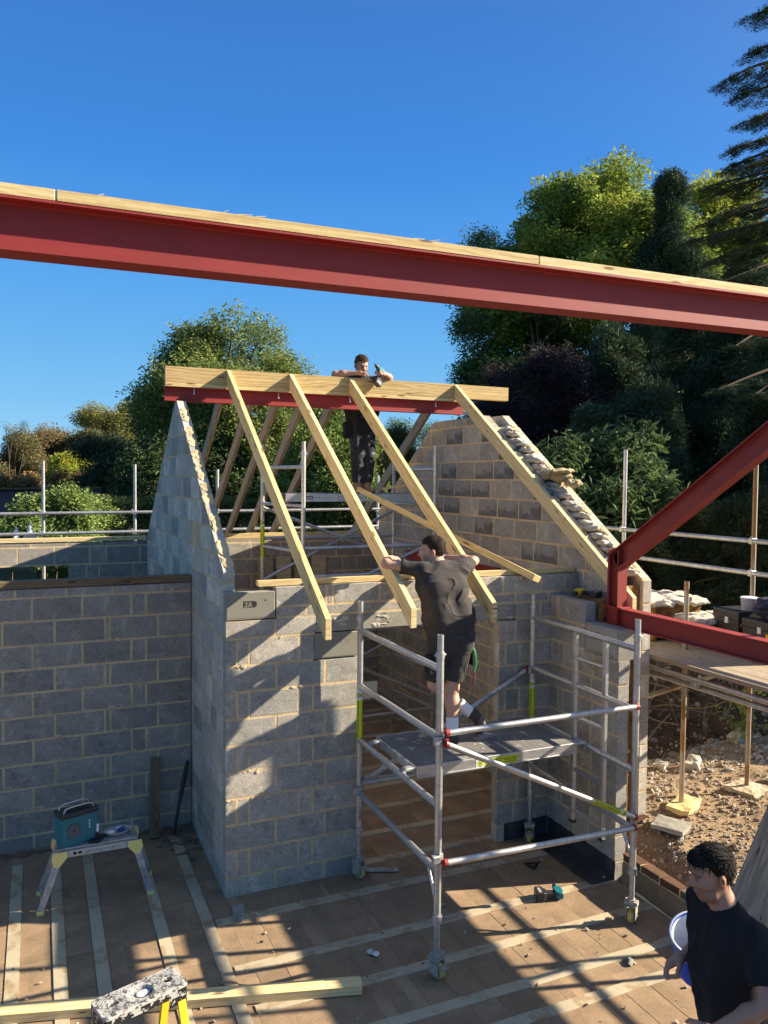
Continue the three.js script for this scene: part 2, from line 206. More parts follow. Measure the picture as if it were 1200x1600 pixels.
// A wall of single blocks. Own axes: x along, y up, front face at z = 0. rows: [y0, y1, joints or null]; open: [u0, u1, y0, y1]
function masonry(t, o) {
  const r = rng(o.seed || 5), T = o.thick, beds = []; let n = 0; const stuffed = [];
  o.rows.forEach(([y0, y1, joints], k) => {
    let js = joints; if (!js) { js = []; const L = (o.len || .44) + .01; let u = o.u0 - (k % 2 ? L / 2 : 0) - (o.shift || 0) + (r() - .5) * .03; while (u < o.u1) { js.push(u); u += L * (r() < .12 ? rr(.35, .7, r) : 1); } js.push(o.u1 + .01); }
    let spans = [[o.u0, o.u1]]; for (const [a, b, c, d] of o.open || []) if (Math.min(y1, d) - Math.max(y0, c) > .3 * (y1 - y0)) spans = spans.flatMap(([s, e]) => [[s, Math.min(e, a)], [Math.max(s, b), e]].filter(([p, q]) => q - p > .02));
    for (const [s, e] of spans) {
      const bed = clipPoly([[s + .005, y0 - .0165], [e - .005, y0 - .0165], [e - .005, y1 - .006], [s + .005, y1 - .006]], (o.clip || []).map(([a, b, c]) => [a, b, c - .004 * Math.hypot(a, b)])); if (bed.length > 2) { const d = .0008 + r() * .0012; beds.push(prism(bed, T - 2 * d).translate(0, 0, -d)); }
      const cuts = [s, ...js.filter((u) => u > s + .045 && u < e - .045), e]; if (js[0] > s && joints) cuts[0] = s;
      for (let i = 0; i < cuts.length - 1; i++) {
        const a = cuts[i] + (i ? .009 : 0), b = cuts[i + 1] - (i < cuts.length - 2 ? .009 : 0), j = () => (r() - .5) * .004;
        let poly = clipPoly([[a + j(), y0 + .0045 + j()], [b + j(), y0 + .0045 + j()], [b + j(), y1 - .0045 + j()], [a + j(), y1 - .0045 + j()]], o.clip || []); if (poly.length < 3 || polyArea(poly) < .0012) continue;
        if (o.skip && o.skip(a, b, y0, k)) continue;
        let m = o.mats[Math.floor(r() * o.mats.length)], fit = false; if (o.stain && o.stain((a + b) / 2, (y0 + y1) / 2, r)) { m = pickOf(M.stain, r); fit = true; }
        let g = prism(poly, T, .003); g.translate(0, 0, (r() - .5) * .002); g = boxUV(g, r); if (fit) { const p = g.attributes.position, uv = g.attributes.uv; for (let q = 0; q < uv.count; q++) uv.setXY(q, p.getX(q) - a, p.getY(q) - y0); }
        if (n < 300) { const b2 = part(t, o.piece || 'block', g, m, true); b2.name = n ? `${o.piece || 'block'}_${String(n).padStart(3, '0')}` : (o.piece || 'block'); } else stuffed.push(g); n++;
      }
    }
  });
  if (stuffed.length) part(t, 'blockwork', stuffed, o.mats[0], true).userData.kind = 'stuff';
  part(t, 'mortar', beds.map((g) => boxUV(g, r)), o.mortar || M.mortar, true);
  return n;
}
const courses = (y0, n, h = .225) => Array.from({ length: n }, (_, k) => [y0 + k * h, y0 + k * h + h - .01, null]);
const n3 = (() => { const T = new Float32Array(4096), r = rng(613); for (let i = 0; i < 4096; i++) T[i] = r(); const g = (i, j, k) => T[(i * 73 + j * 179 + k * 283 & 4095)], s = (t) => t * t * (3 - 2 * t); return (x, y, z) => { const i = Math.floor(x), j = Math.floor(y), k = Math.floor(z), a = s(x - i), b = s(y - j), c = s(z - k); return mixn(mixn(mixn(g(i, j, k), g(i + 1, j, k), a), mixn(g(i, j + 1, k), g(i + 1, j + 1, k), a), b), mixn(mixn(g(i, j, k + 1), g(i + 1, j, k + 1), a), mixn(g(i, j + 1, k + 1), g(i + 1, j + 1, k + 1), a), b), c); }; })();
const at = (px, py, depth) => camF.clone().addScaledVector(camR, (px - 600) / CAM.f).addScaledVector(camU, -(py - 800) / CAM.f).multiplyScalar(depth).add(camera.position);   // a far point by its bearing

// ---------------------------------------------------------------- ground and floor
const GZ = .28;                                                       // level of the ground outside
{
  const s = new THREE.Shape(); s.moveTo(-300, -300); s.lineTo(300, -300); s.lineTo(300, 300); s.lineTo(-300, 300); s.closePath();
  const h = new THREE.Path(); h.moveTo(-6, -8); h.lineTo(14, -8); h.lineTo(14, 15); h.lineTo(-6, 15); h.closePath(); s.holes.push(h);
  setting('ground', boxUV(new THREE.ShapeGeometry(s).rotateX(-Math.PI / 2).translate(0, GZ - .08, 0)), M.grassland);
  // uneven soil and stones beside the building
  const hgt = (x, z) => { const bank = sstep(-7.2, -9.4, z - .1 * (x - 6)) * .55 + sstep(-9.5, -11.5, z) * .35; const n = Math.sin(x * 2.1 + z * 1.3) * .03 + Math.sin(x * 5.3 - z * 4.1) * .018 + (at2(F.mid, Math.floor(x * 60), Math.floor(z * 60)) - .5) * .07 + (at2(F.soft, Math.floor(x * 40), Math.floor(z * 40)) - .5) * .18 * (.3 + bank * 2); const dip = -.12 * Math.exp(-((z + 7.6) ** 2) / .5) * sstep(5.6, 6.4, x); return GZ + bank + n + dip - .18 * sstep(5.25, 4.9, x); };
  const patch = (x0, x1, z0, z1, st) => { const nx = Math.round((x1 - x0) / st), nz = Math.round((z1 - z0) / st), pos = [], idx = []; for (let j = 0; j <= nz; j++) for (let i = 0; i <= nx; i++) { const x = x0 + i * st, z = z0 + j * st; pos.push(x, hgt(x, z), z); } for (let j = 0; j < nz; j++) for (let i = 0; i < nx; i++) { const a = j * (nx + 1) + i, b = a + 1, c = a + nx + 1, d = c + 1; idx.push(a, c, b, b, c, d); } const g = new THREE.BufferGeometry(); g.setAttribute('position', new THREE.BufferAttribute(new Float32Array(pos), 3)); g.setIndex(idx); g.computeVertexNormals(); const uv = new Float32Array(pos.length / 3 * 2); for (let i = 0; i < pos.length / 3; i++) { uv[2 * i] = pos[3 * i]; uv[2 * i + 1] = pos[3 * i + 2]; } g.setAttribute('uv', new THREE.BufferAttribute(uv, 2)); return clean(g); };
  setting('gravel_ground', patch(4.86, 14, -7.25, 6, .06), M.gravelBase);
  setting('soil_bank', patch(5.32, 14, -15, -7.3, .08), M.soil);
  setting('rear_ground', boxUV(new THREE.PlaneGeometry(22, 3.4).rotateX(-Math.PI / 2).translate(3, GZ - .02, -13.35)), M.soil);
  // loose stones, too many to count
  const st = new THREE.DodecahedronGeometry(1, 0); const q = new THREE.Quaternion(), e = new THREE.Euler(), m4 = new THREE.Matrix4();
  const r = rng(91);
  const scat = (name, n, place, mats, label) => { const per = mats.map(() => []); for (let i = 0; i < n; i++) { const [x, z, s] = place(r); e.set(r() * 6, r() * 6, r() * 6); q.setFromEuler(e); m4.compose(V(x, hgt(x, z) + s * .2, z), q, V(s * rr(.8, 1.4, r), s * rr(.45, .8, r), s * rr(.7, 1.2, r))); per[i % mats.length].push(m4.clone()); } const g0 = roughen(clean(st.clone()), .16, 1, 4); per.forEach((l, k) => { const im = new THREE.InstancedMesh(g0, mats[k], l.length); l.forEach((m, i) => im.setMatrixAt(i, m)); im.name = numbered(name); im.userData = { kind: 'stuff', label }; shade(im); scene.add(im); }); };
  scat('gravel', 26000, (r) => { const z = -7.6 + 6.3 * Math.pow(r(), .8), x = 4.95 + 5.5 * Math.pow(r(), 1.2); return [x, z, .005 + .022 * Math.pow(r(), 4)]; }, M.stone, 'loose gravel and small stones spread beside the plinth wall');
  scat('rubble_stones', 500, (r) => { const x = 5.4 + 3.4 * r(), z = -6.9 + .9 * (r() - .3) * 1.1 - (x - 6) * .12; return [x, z, .010 + .032 * Math.pow(r(), 3)]; }, [M.stone[1], M.stone[0], M.stone[1].clone()], 'pale broken stones heaped at the foot of the soil bank');
  scat('soil_clods', 2600, (r) => { const x = 5.35 + 6 * r(), z = -7.2 - 4.5 * r(); return [x, z, .012 + .05 * Math.pow(r(), 3)]; }, [M.soil, M.stone[4], M.stone[2]], 'clods of dark soil lying on the bank');
  M.hgt = hgt;
}
{
  // beam and block floor: pale beams with rows of dusty blocks between them
  const fl = new THREE.Group(); fl.name = 'floor'; fl.userData = { kind: 'structure' }; scene.add(fl);
  part(fl, 'joint_fill', [boxAt(-5, 4.66, -.2, -.0024, -11.55, 4, 0), boxAt(4.66, 4.985, -.2, -.0026, -11.55, -6.52, 0)], M.floorFill);
  const r = rng(31); let nb = 0; const later = [];
  const blk = (x0, x1, z0, z1) => { const j = () => (r() - .5) * .003; const g = boxUV(prism([[x0 + j(), -z1 + j()], [x1 + j(), -z1 + j()], [x1 + j(), -z0 + j()], [x0 + j(), -z0 + j()]], .06, .0015).rotateX(-Math.PI / 2).translate(0, (r() - .5) * .003 - .001, 0), r), m = pickOf(M.floorBlock, r); if (nb < 298) { part(fl, nb ? `floor_block_${String(nb).padStart(3, '0')}` : 'floor_block', g, m); } else later.push(g); nb++; };
  let nr = 0; const beamBar = (x0, x1, z0, z1) => { part(fl, nr ? `floor_beam_${String(nr).padStart(3, '0')}` : 'floor_beam', roughen(boxAt(x0, x1, -.1, .007, z0, z1, .004), .0012, 6, nr), M.beam); nr++; };
  const zs = [-3.3, -3.72, -4.21, -4.52, -4.98, -5.45, -6.1, -6.57, -7.1, -7.65, -8.2, -8.75, -9.3, -9.85, -10.4, -10.95, -11.5];
  for (let i = 0; i < zs.length; i++) { const z = zs[i], w = .047; beamBar(z > -6.3 ? (z < -5.3 ? 1.27 : 1.30) : 1.53, z > -6.5 ? 4.64 : 4.98, z - w, z + w); }
  for (let i = 0; i < zs.length - 1; i++) { const za = zs[i + 1] + .05, zb = zs[i] - .05; let x = (zs[i + 1] > -6.3 ? 1.3 : 1.53) + r() * .1; const xe = zs[i + 1] > -6.6 ? 4.645 : 4.98; while (x < xe - .015) { const x1 = Math.min(xe, x + .215); if (x1 - x > .04) blk(x + .002, x1 - .002, za, zb); x = x1 + .001; } }
  const xs = [-1.55, -1.15, -.83, -.5, -.19, .12, .40, .86, 1.205];
  for (const x of xs) beamBar(x - .045, x + .045, -7.72, x < -.4 ? -3 : -3.2);
  for (let i = 2; i < xs.length; i++) { const xa = i < xs.length ? xs[i - 1] + .048 : 0, xb = xs[i] - .048; let z = -7.98 + r() * .15; while (z < -3.2) { const z1 = z + .44; blk(xa, xb, z + .002, Math.min(-3.2, z1 - .002)); z = z1 + .003; } }
  { let z = -7.95; while (z < -6.5) { blk(1.252, 1.405, z, z + .43); z += .44; } }
  if (later.length) part(fl, 'floor_blockwork', later, M.floorBlock[1]).userData.kind = 'stuff';
  part(fl, 'swept_soil', [...Array(150)].map((_, i) => { const a = r(), x = i % 2 ? mixn(1.02, 1.4, Math.sqrt(r())) : mixn(-.6, 1.38, a), z = i % 2 ? mixn(-7.98, -7.1, r() * r()) : -7.99 + .10 * r(), s = .014 + .05 * r() * r(); return soft(new THREE.IcosahedronGeometry(1, 2).scale(s * 1.6, s * .3, s), s * .10, .6 / s, i).translate(x, .001, z); }), tint(M.floorFill, .55)).userData.kind = 'stuff';
  // scraps and grit on the floor
  const bits = new THREE.InstancedMesh(roughen(clean(new THREE.DodecahedronGeometry(1, 0)), .18, 1, 2), mat({ rgb: [.36, .31, .25], roughness: .95 }), 900); const m4 = new THREE.Matrix4(), q = new THREE.Quaternion(), e = new THREE.Euler(), c = new THREE.Color();
  for (let i = 0; i < 900; i++) { const s = .002 + .012 * Math.pow(r(), 6); e.set(r() * 6, r() * 6, r() * 6); q.setFromEuler(e); const lx = r() < .62; m4.compose(V(lx ? rr(1.45, 4.6, r) : rr(-1, 1.4, r), .004 + s * .4, rr(-6.3, -3.4, r)), q, V(s * 1.3, s * .6, s)); bits.setMatrixAt(i, m4); const k = rr(.5, 1.5, r); c.setRGB(k, k, k); bits.setColorAt(i, c); }
  bits.name = 'grit'; bits.userData = { kind: 'stuff', label: 'grit and mortar crumbs scattered over the floor' }; shade(bits); scene.add(bits);
}

// ---------------------------------------------------------------- block walls
const XG = 1.417, ZF = -6.45, ZR = -9.0;
{
  const A = [-1.7, -1.25, -.8, -.5, -.056, .382, .832, .971], B = [-2, -1.55, -1.1, -.75, -.309, .136, .585, .634, 1.085];
  const rows = []; for (let k = -1; k < 10; k++) rows.push([.14 + .2254 * k, k === 9 ? 2.379 : .355 + .2254 * k, k % 2 ? A : B]);
  rows.push([2.389, 2.472, [-.9, -.45, -.2, .24, .66, 1.12]]);
  const w = thing('block_wall', 'long low dark grey block wall on the left with a timber plate along its top', 'wall', [0, 0, -8.02]);
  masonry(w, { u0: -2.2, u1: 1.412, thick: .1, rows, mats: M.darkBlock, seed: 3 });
  wallSmear(w, 60, -.4, 1.35, .1, 2.35, 11);
  part(w, 'wall_plate', timber(V(-2.2, 2.511, -8.07), V(1.408, 2.511, -8.07), .115, .068, { c: .006 }), M.plate);
}
{
  const A = [1.514, 1.618, 2.055, 2.182], B = [1.85, 2.293], rows = []; const y = (k) => .163 + .2244 * k;
  for (let k = -1; k < 9; k++) rows.push([y(k), y(k) + .2144, k === 8 ? [1.514, 1.618, 2.055, 4.14, 4.25, 4.46] : k % 2 === 0 ? [...A, 4.25, 4.46] : [...B, 4.14, 4.30]]);
  rows.push([2.187, 2.336, [1.84, 2.196, 4.246, 4.535]]); rows.push([2.346, 2.428, [1.86, 2.12, 2.62, 3.05, 3.5, 3.95, 4.24, 4.63]]); rows.push([2.438, 2.605, [1.852, 2.30, 2.36, 2.80, 3.26, 3.7, 4.10, 4.54, 4.82]]);
  const w = thing('block_wall', 'grey block front wall with a doorway, half sunlit and half in shade', 'wall', [0, 0, ZF]);
  masonry(w, { u0: XG, u1: 4.985, thick: .1, rows, mats: [M.block[0], M.block[1], M.block[3], M.block[4], M.block[1]], seed: 8, open: [[2.61, 4.065, -1, 2.187], [2.2, 4.243, 2.187, 2.34], [XG, 1.847, 2.34, 2.62], [2.186, 2.61, 1.955, 2.18]] });
  const printed = (word, w0, h0, dark) => { const c = document.createElement('canvas'); c.width = 512; c.height = 256; const x = c.getContext('2d'); x.fillStyle = '#8b877b'; x.fillRect(0, 0, 512, 256); for (let i = 0; i < 5000; i++) { const g = 90 + ((i * 7919) % 90); x.fillStyle = `rgba(${g},${g},${g - 8},.35)`; x.fillRect((i * 379) % 512, (i * 811 + i * i) % 256, 3, 3); } x.fillStyle = dark; word(x); const t = new THREE.CanvasTexture(c); t.colorSpace = THREE.SRGBColorSpace; return mat({ map: t, roughness: .93, rgb: [.9, .9, .88] }); };
  const facePlate = (u0, u1, v0, v1) => { const g = clean(new THREE.PlaneGeometry(u1 - u0, v1 - v0)); return g.translate((u0 + u1) / 2, (v0 + v1) / 2, .0025); };
  const pad = part(w, 'padstone', boxAt(XG + .002, 1.838, 2.340, 2.571, -.102, 0, .005), M.padstone, true);
  part(pad, 'cast_mark', facePlate(XG + .01, 1.83, 2.356, 2.564), printed((x) => { x.fillRect(170, 84, 116, 70); x.beginPath(); x.arc(286, 119, 35, -1.57, 1.57); x.fill(); x.fillRect(396, 74, 34, 16); x.fillStyle = '#8b877b'; x.font = 'bold 74px sans-serif'; x.fillText('2A', 182, 148); x.fillStyle = '#5b574f'; x.fillRect(396, 74, 34, 16); }, 1, 1, '#2b2925'), true);
  const pad2 = part(w, 'padstone', boxAt(2.19, 2.606, 1.957, 2.178, -.1, .001, .005), M.padstone, true); pad2.name = 'padstone_001';
  part(pad2, 'cast_mark', facePlate(2.197, 2.6, 1.969, 2.169).translate(0, 0, .001), printed((x) => { x.font = '64px sans-serif'; x.fillText('ER 02', 250, 118); }, 1, 1, '#6b675f'), true);
  const lin = part(w, 'lintel', boxAt(2.205, 4.238, 2.19, 2.335, -.1, .002, .005), M.padstone, true);
  const r = rng(5); part(lin, 'mortar_smear', [...Array(20)].map((_, i) => soft(new THREE.IcosahedronGeometry(1, 2).scale(.02 + r() * .05, .006 + r() * .014, .0022), .0028, 34, i).translate(i < 12 ? rr(2.25, 3.0, r) : rr(2.3, 4.2, r), rr(2.2, 2.33, r), .002)), M.pale, true).userData.kind = 'stuff';
  part(w, 'batten', timber(V(1.70, 2.630, -6.53), V(4.97, 2.630, -6.53), .072, .045), M.pineB);
  wallSmear(w, 46, 1.45, 2.58, .1, 2.1, 12); wallSmear(w, 18, 4.1, 4.6, .3, 2.5, 13);
  // galvanised straps and mortar blobs below the batten
  const cl2 = M.zinc; for (const x of [4.06, 4.28, 4.62]) part(w, 'joist_clip', [boxAt(x, x + .05, 2.575, 2.60, -6.452, -6.445, .001), boxAt(x, x + .004, 2.55, 2.60, -6.45, -6.41, .001)], cl2);
}
const slope = .684;
function wallSmear(t, n, u0, u1, v0, v1, seed) { const r = rng(seed); part(t, 'mortar_smear', [...Array(n)].map((_, i) => { const k = Math.round((mixn(v0, v1, r()) - .155) / .2248); return soft(new THREE.IcosahedronGeometry(1, 2).scale(.008 + .045 * r() * r(), .005 + .016 * r(), .0026), .0028, 60, i).translate(mixn(u0, u1, r()), .152 + k * .2248 + (r() - .5) * .02, .0012); }), M.mortar, true).userData.kind = 'stuff'; }
const below = (u, v, s) => [-s, 1, v - s * u];                         // keep what lies under the line through (u, v)
function slopeCaps(t, mkPoint, n, thick, seed) { const r = rng(seed); part(t, 'mortar_cap', [...Array(n)].map((_, i) => { const [u, v, ang] = mkPoint((i + .2 + r() * .6) / n); const g = roughen(clean(new THREE.IcosahedronGeometry(1, 2).scale(.05 + r() * .09, .004 + r() * .007, thick * rr(.40, .56, r))), .004, 30, i + seed); g.rotateZ(ang).translate(u, v, -thick / 2 + (r() - .5) * .015); return boxUV(g); }), M.mortar, true); }
{
  // left gable, its face towards -x: own x axis runs along +z, front face at own z = 0
  const w = thing('gable_wall', 'tall grey block gable wall on the left with a bare sloping edge in the sun', 'wall', [XG, 0, 0], -Math.PI / 2);
  const top = 4.372;
  masonry(w, { u0: -11.55, u1: -6.56, thick: .1, rows: courses(.163 - .225, 20), clip: [below(-6.565, 2.738, -slope), [0, 1, top], below(-11.475, 2.738, slope)], mats: M.mixBlock, seed: 21 });
  slopeCaps(w, (t) => { const u = mixn(-8.9, -6.6, t); return [u, 2.738 + (-6.565 - u) * slope + .002, -Math.atan(slope)]; }, 13, .1, 4);
  // shorter block leaf standing beyond it, rear post
}
{
  // right gable: two leaves with wool between
  const w = thing('gable_wall', 'right block gable wall, inner leaf with dark damp patches under the roof', 'wall', [4.99, 0, 0], -Math.PI / 2);
  const cut = (k) => [below(-8.26, 4.31 - k, -slope), [0, 1, 4.318], below(-9.78, 4.31 - k, slope)];
  masonry(w, { u0: -11.55, u1: -5.86, thick: .1, rows: courses(.163 - .225, 20), clip: cut(.07), mats: [M.block[1], M.block[3], M.block[4], M.block[1], M.block[0]], seed: 33, stain: (u, v, r) => v > 2.7 && v < 4.25 && u > -9.5 && u < -7 && r() < .5 });
  slopeCaps(w, (t) => { const u = mixn(-8.1, -5.95, t); return [u, 4.24 - (u + 8.26) * slope, -Math.atan(slope)]; }, 12, .1, 9);
  const w2 = thing('gable_wall', 'outer block leaf of the right gable, stepping down to the brick plinth', 'wall', [5.2, 0, 0], -Math.PI / 2);
  masonry(w2, { u0: -11.55, u1: -5.76, thick: .1, rows: courses(.36, 19), clip: cut(0), mats: [M.block[2], M.block[0], M.pale, M.block[5]], seed: 35 });
  masonryBrick(w2);
  slopeCaps(w2, (t) => { const u = mixn(-8.1, -5.85, t); return [u, 4.315 - (u + 8.26) * slope, -Math.atan(slope)]; }, 7, .1, 19);
}
function masonryBrick(t) { let n = 0; for (let k = 0; k < 5; k++) for (let i = 0; i < 6; i++) { const u1 = -5.765 - i * .225 + (k % 2 ? .1125 : 0), u0 = u1 - .215; const g = boxUV(prism([[u0, .35 - .075 * (k + 1) + .01], [Math.min(u1, -5.762), .35 - .075 * (k + 1) + .01], [Math.min(u1, -5.762), .35 - .075 * k], [u0, .35 - .075 * k]], .1, .004)); part(t, n ? `brick_${String(n).padStart(3, '0')}` : 'brick', g, M.brick[(i + k * 2) % 4], true); n++; } }
{
  // pier that runs forward from the front wall, with the padstone that carries the steel
  const w = thing('block_pier', 'short block pier on the right carrying the red steel frame', 'wall', [4.65, 0, 0], -Math.PI / 2);
  const rows = courses(.163 - .225, 10).map(([a, b], k) => [a, b, k % 2 ? [-6.02, -5.80] : [-6.3, -6.22, -5.78]]); rows.push([2.188, 2.402, [-6.34, -6.30]]);
  masonry(w, { u0: -6.445, u1: -5.43, thick: .12, rows, mats: [M.block[1], M.block[3], M.block[4]], seed: 44, open: [[-5.9, -5, 2.18, 2.5], [-5.9, -5, 1.94, 2.18]] });
  const pad = part(w, 'padstone', boxAt(-5.893, -5.44, 1.952, 2.222, -.26, .001, .005), M.padstone, true);
  const c = document.createElement('canvas'); c.width = 512; c.height = 256; const x = c.getContext('2d'); x.fillStyle = '#98948a'; x.fillRect(0, 0, 512, 256); x.fillStyle = '#66625a'; x.font = '72px sans-serif'; x.fillText('ER 02', 150, 110); const t = new THREE.CanvasTexture(c); t.colorSpace = THREE.SRGBColorSpace;
  part(pad, 'cast_mark', clean(new THREE.PlaneGeometry(.43, .22)).translate(-5.667, 2.097, .004), mat({ map: t, roughness: .93 }), true);
  part(w, 'slate_packing', [0, 1, 2].map((i) => boxAt(-5.86, -5.56, 1.80 + i * .035, 1.825 + i * .035, -.11, .004, .002)), M.oldWood, true);
  part(w, 'cavity_closer', [boxAt(4.80, 4.90, 0, 2.2, -5.62, -5.57, .003), boxAt(4.93, 5.18, .35, 2.55, -5.82, -5.79, .003)], M.woolBrown);
  part(w, 'cavity_wool', roughen(boxUV(new THREE.BoxGeometry(.1, .22, .34, 6, 8, 8).translate(4.84, 2.31, -6.0)), .012, 14, 3), M.woolBrown);
  single('damp_course', 'black plastic damp sheet dressed up the pier and out over the floor', 'damp course', [roughen(boxUV(new THREE.BoxGeometry(.004, .17, 1.0, 1, 4, 20).translate(4.644, .09, -5.92)), .004, 9, 2), roughen(boxUV(new THREE.BoxGeometry(.26, .004, 1.02, 6, 1, 20).translate(4.52, .0125, -5.93)), .003, 7, 5), boxUV(new THREE.BoxGeometry(.5, .17, .004).translate(4.4, .09, -6.44))], M.dpc);
}
{
  // rear wall with the window gap on the left
  const w = thing('block_wall', 'dim rear block wall seen under the rafters, with a gap on the left', 'wall', [0, 0, -11.55]);
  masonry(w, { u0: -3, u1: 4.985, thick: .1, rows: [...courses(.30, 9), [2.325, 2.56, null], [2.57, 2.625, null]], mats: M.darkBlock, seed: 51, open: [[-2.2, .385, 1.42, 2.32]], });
  part(w, 'wall_plate', timber(V(1.53, 2.665, -11.6), V(4.98, 2.665, -11.6), .1, .075), M.pineB);
  part(w, 'wall_plate_001', timber(V(-3, 2.65, -11.6), V(1.41, 2.665, -11.6), .12, .05), M.pine);
}
{
  // low plinth wall along the right-hand edge of the floor
  const w = thing('plinth_wall', 'low rendered plinth wall with a course of red bricks along its top', 'wall', [4.70, 0, 0], -Math.PI / 2);
  const r = rng(66);
  part(w, 'render', roughen(boxUV(new THREE.BoxGeometry(3.6, .2, .1, 60, 6, 2).translate(-3.58, .08, -.056)), .006, 6, 8), M.floorBlock[2], true);
  for (let i = 0; i < 15; i++) { const u = -5.38 + i * .225; part(w, i ? `brick_${String(i).padStart(3, '0')}` : 'brick', roughen(boxUV(prism([[u, .185], [u + .212, .185], [u + .212, .25], [u, .25]], .102, .006), r), .003, 20, i), M.brick[i % 4], true); }
  part(w, 'mortar', boxAt(-5.38, -2, .178, .242, -.098, -.005, 0), M.mortar, true);
  single('stone_slab', 'flat pale stone slab at the foot of the outer wall', 'slab', roughen(boxUV(new THREE.BoxGeometry(.26, .04, .3, 4, 1, 4).rotateY(.5).translate(5.38, .33, -5.52)), .006, 9, 1), M.padstone);
}

// ---------------------------------------------------------------- steel frames and roof timbers
{
  const w = thing('ridge_beam', 'red steel ridge beam with a thick timber plate bolted along its top', 'steel beam', [3, 4.378, -9.06]);
  part(w, 'steel_beam', iBeam(3.80, .155, .10, .006, .008).rotateY(Math.PI / 2).translate(1.30, 4.455, -9.06), M.steel);
  part(w, 'ridge_timber', timber(V(1.30, 4.669, -9.045), V(5.754, 4.674, -9.045), .088, .176), M.pineRidge); part(w, 'sole_plate', timber(V(1.302, 4.558, -9.045), V(5.10, 4.560, -9.045), .092, .044), M.pineB);
  for (const x of [1.62, 2.60, 3.50, 4.68]) part(w, 'bolt', [tube(V(x, 4.53, -9.025), V(x, 4.46, -9.025), .006, 8), tube(V(x, 4.475, -9.025), V(x, 4.463, -9.025), .012, 6)], M.zinc);
}
{
  // main ridge beam overhead, level line tilted very slightly as built
  const w = thing('main_ridge_beam', 'big red steel beam crossing overhead with a pale timber on top', 'steel beam', [2, 4.3, -3.47]);
  const tilt = .0081, y0 = 4.392, H = .209;
  const put = (g) => g.rotateZ(tilt).translate(-.13, 0, 0);
  part(w, 'steel_beam', put(iBeam(8.2, H, .14, .007, .011).rotateY(Math.PI / 2).translate(-2.2, H / 2, 0)).translate(0, y0, -3.47), M.steel);
  const bar = (x0, x1, dz) => put(timber(V(x0, H + .022, dz), V(x1, H + .022, dz), .142, .043, { c: .004 })).translate(0, y0, -3.47);
  part(w, 'timber_plate', bar(-2.2, .205, .001), M.pine); part(w, 'timber_plate_001', bar(.208, 2.472, .002), M.pineB); part(w, 'timber_plate_002', bar(2.478, 6, .0), M.pine);
  const sp = []; const r = rng(12); for (let i = 0; i < 6; i++) { const x = rr(-.2, 3.5, r), l = rr(.02, .07, r); sp.push(put(timber(V(x, H + .046, .06 + r() * .01), V(x + l, H + .046 + r() * .012, .066), .004, .002, { c: .0005 })).translate(0, y0, -3.47)); } part(w, 'splinter', sp, M.pine);
}
{
  // portal frame on the right: column, raker and tie, all I section
  const w = thing('portal_frame', 'red steel frame on the right with a short column and sloping rafter', 'steel frame', [4.838, 2.24, -5.7]);
  const X = 4.838, b = .103, sl = Math.atan(.66), h = .172;
  const I = (len, hh) => iBeam(len, hh, b, .006, .009);
  // column, web in the plane of the frame
  part(w, 'column', I(.52, .13).rotateX(-Math.PI / 2).translate(X, 2.392, -5.692), M.steel);
  part(w, 'base_plate', boxAt(X - .055, X + .055, 2.382, 2.392, -5.795, -5.57, .002), M.steel);
  { const L = 2.80, g = I(L, h).translate(0, -h / 2, 0).rotateX(-sl).translate(X, 2.857, -5.765); part(w, 'sloping_rafter', g, M.steel); }
  part(w, 'end_plate', prism([[-5.770, 2.849], [-5.762, 2.855], [-5.762, 2.387], [-5.770, 2.387]].map(([z, y]) => [z, y]), b).rotateY(-Math.PI / 2).translate(X - b / 2, 0, 0), M.steel);
  const tie = part(w, 'tie_beam', I(5.2, .165).translate(X, 2.300, -5.838), M.steel);
  part(tie, 'stiffener', [boxAt(X - .05, X - .004, 2.228, 2.372, -5.640, -5.632, .001), boxAt(X + .004, X + .05, 2.228, 2.372, -5.640, -5.632, .001)], M.steel);
}
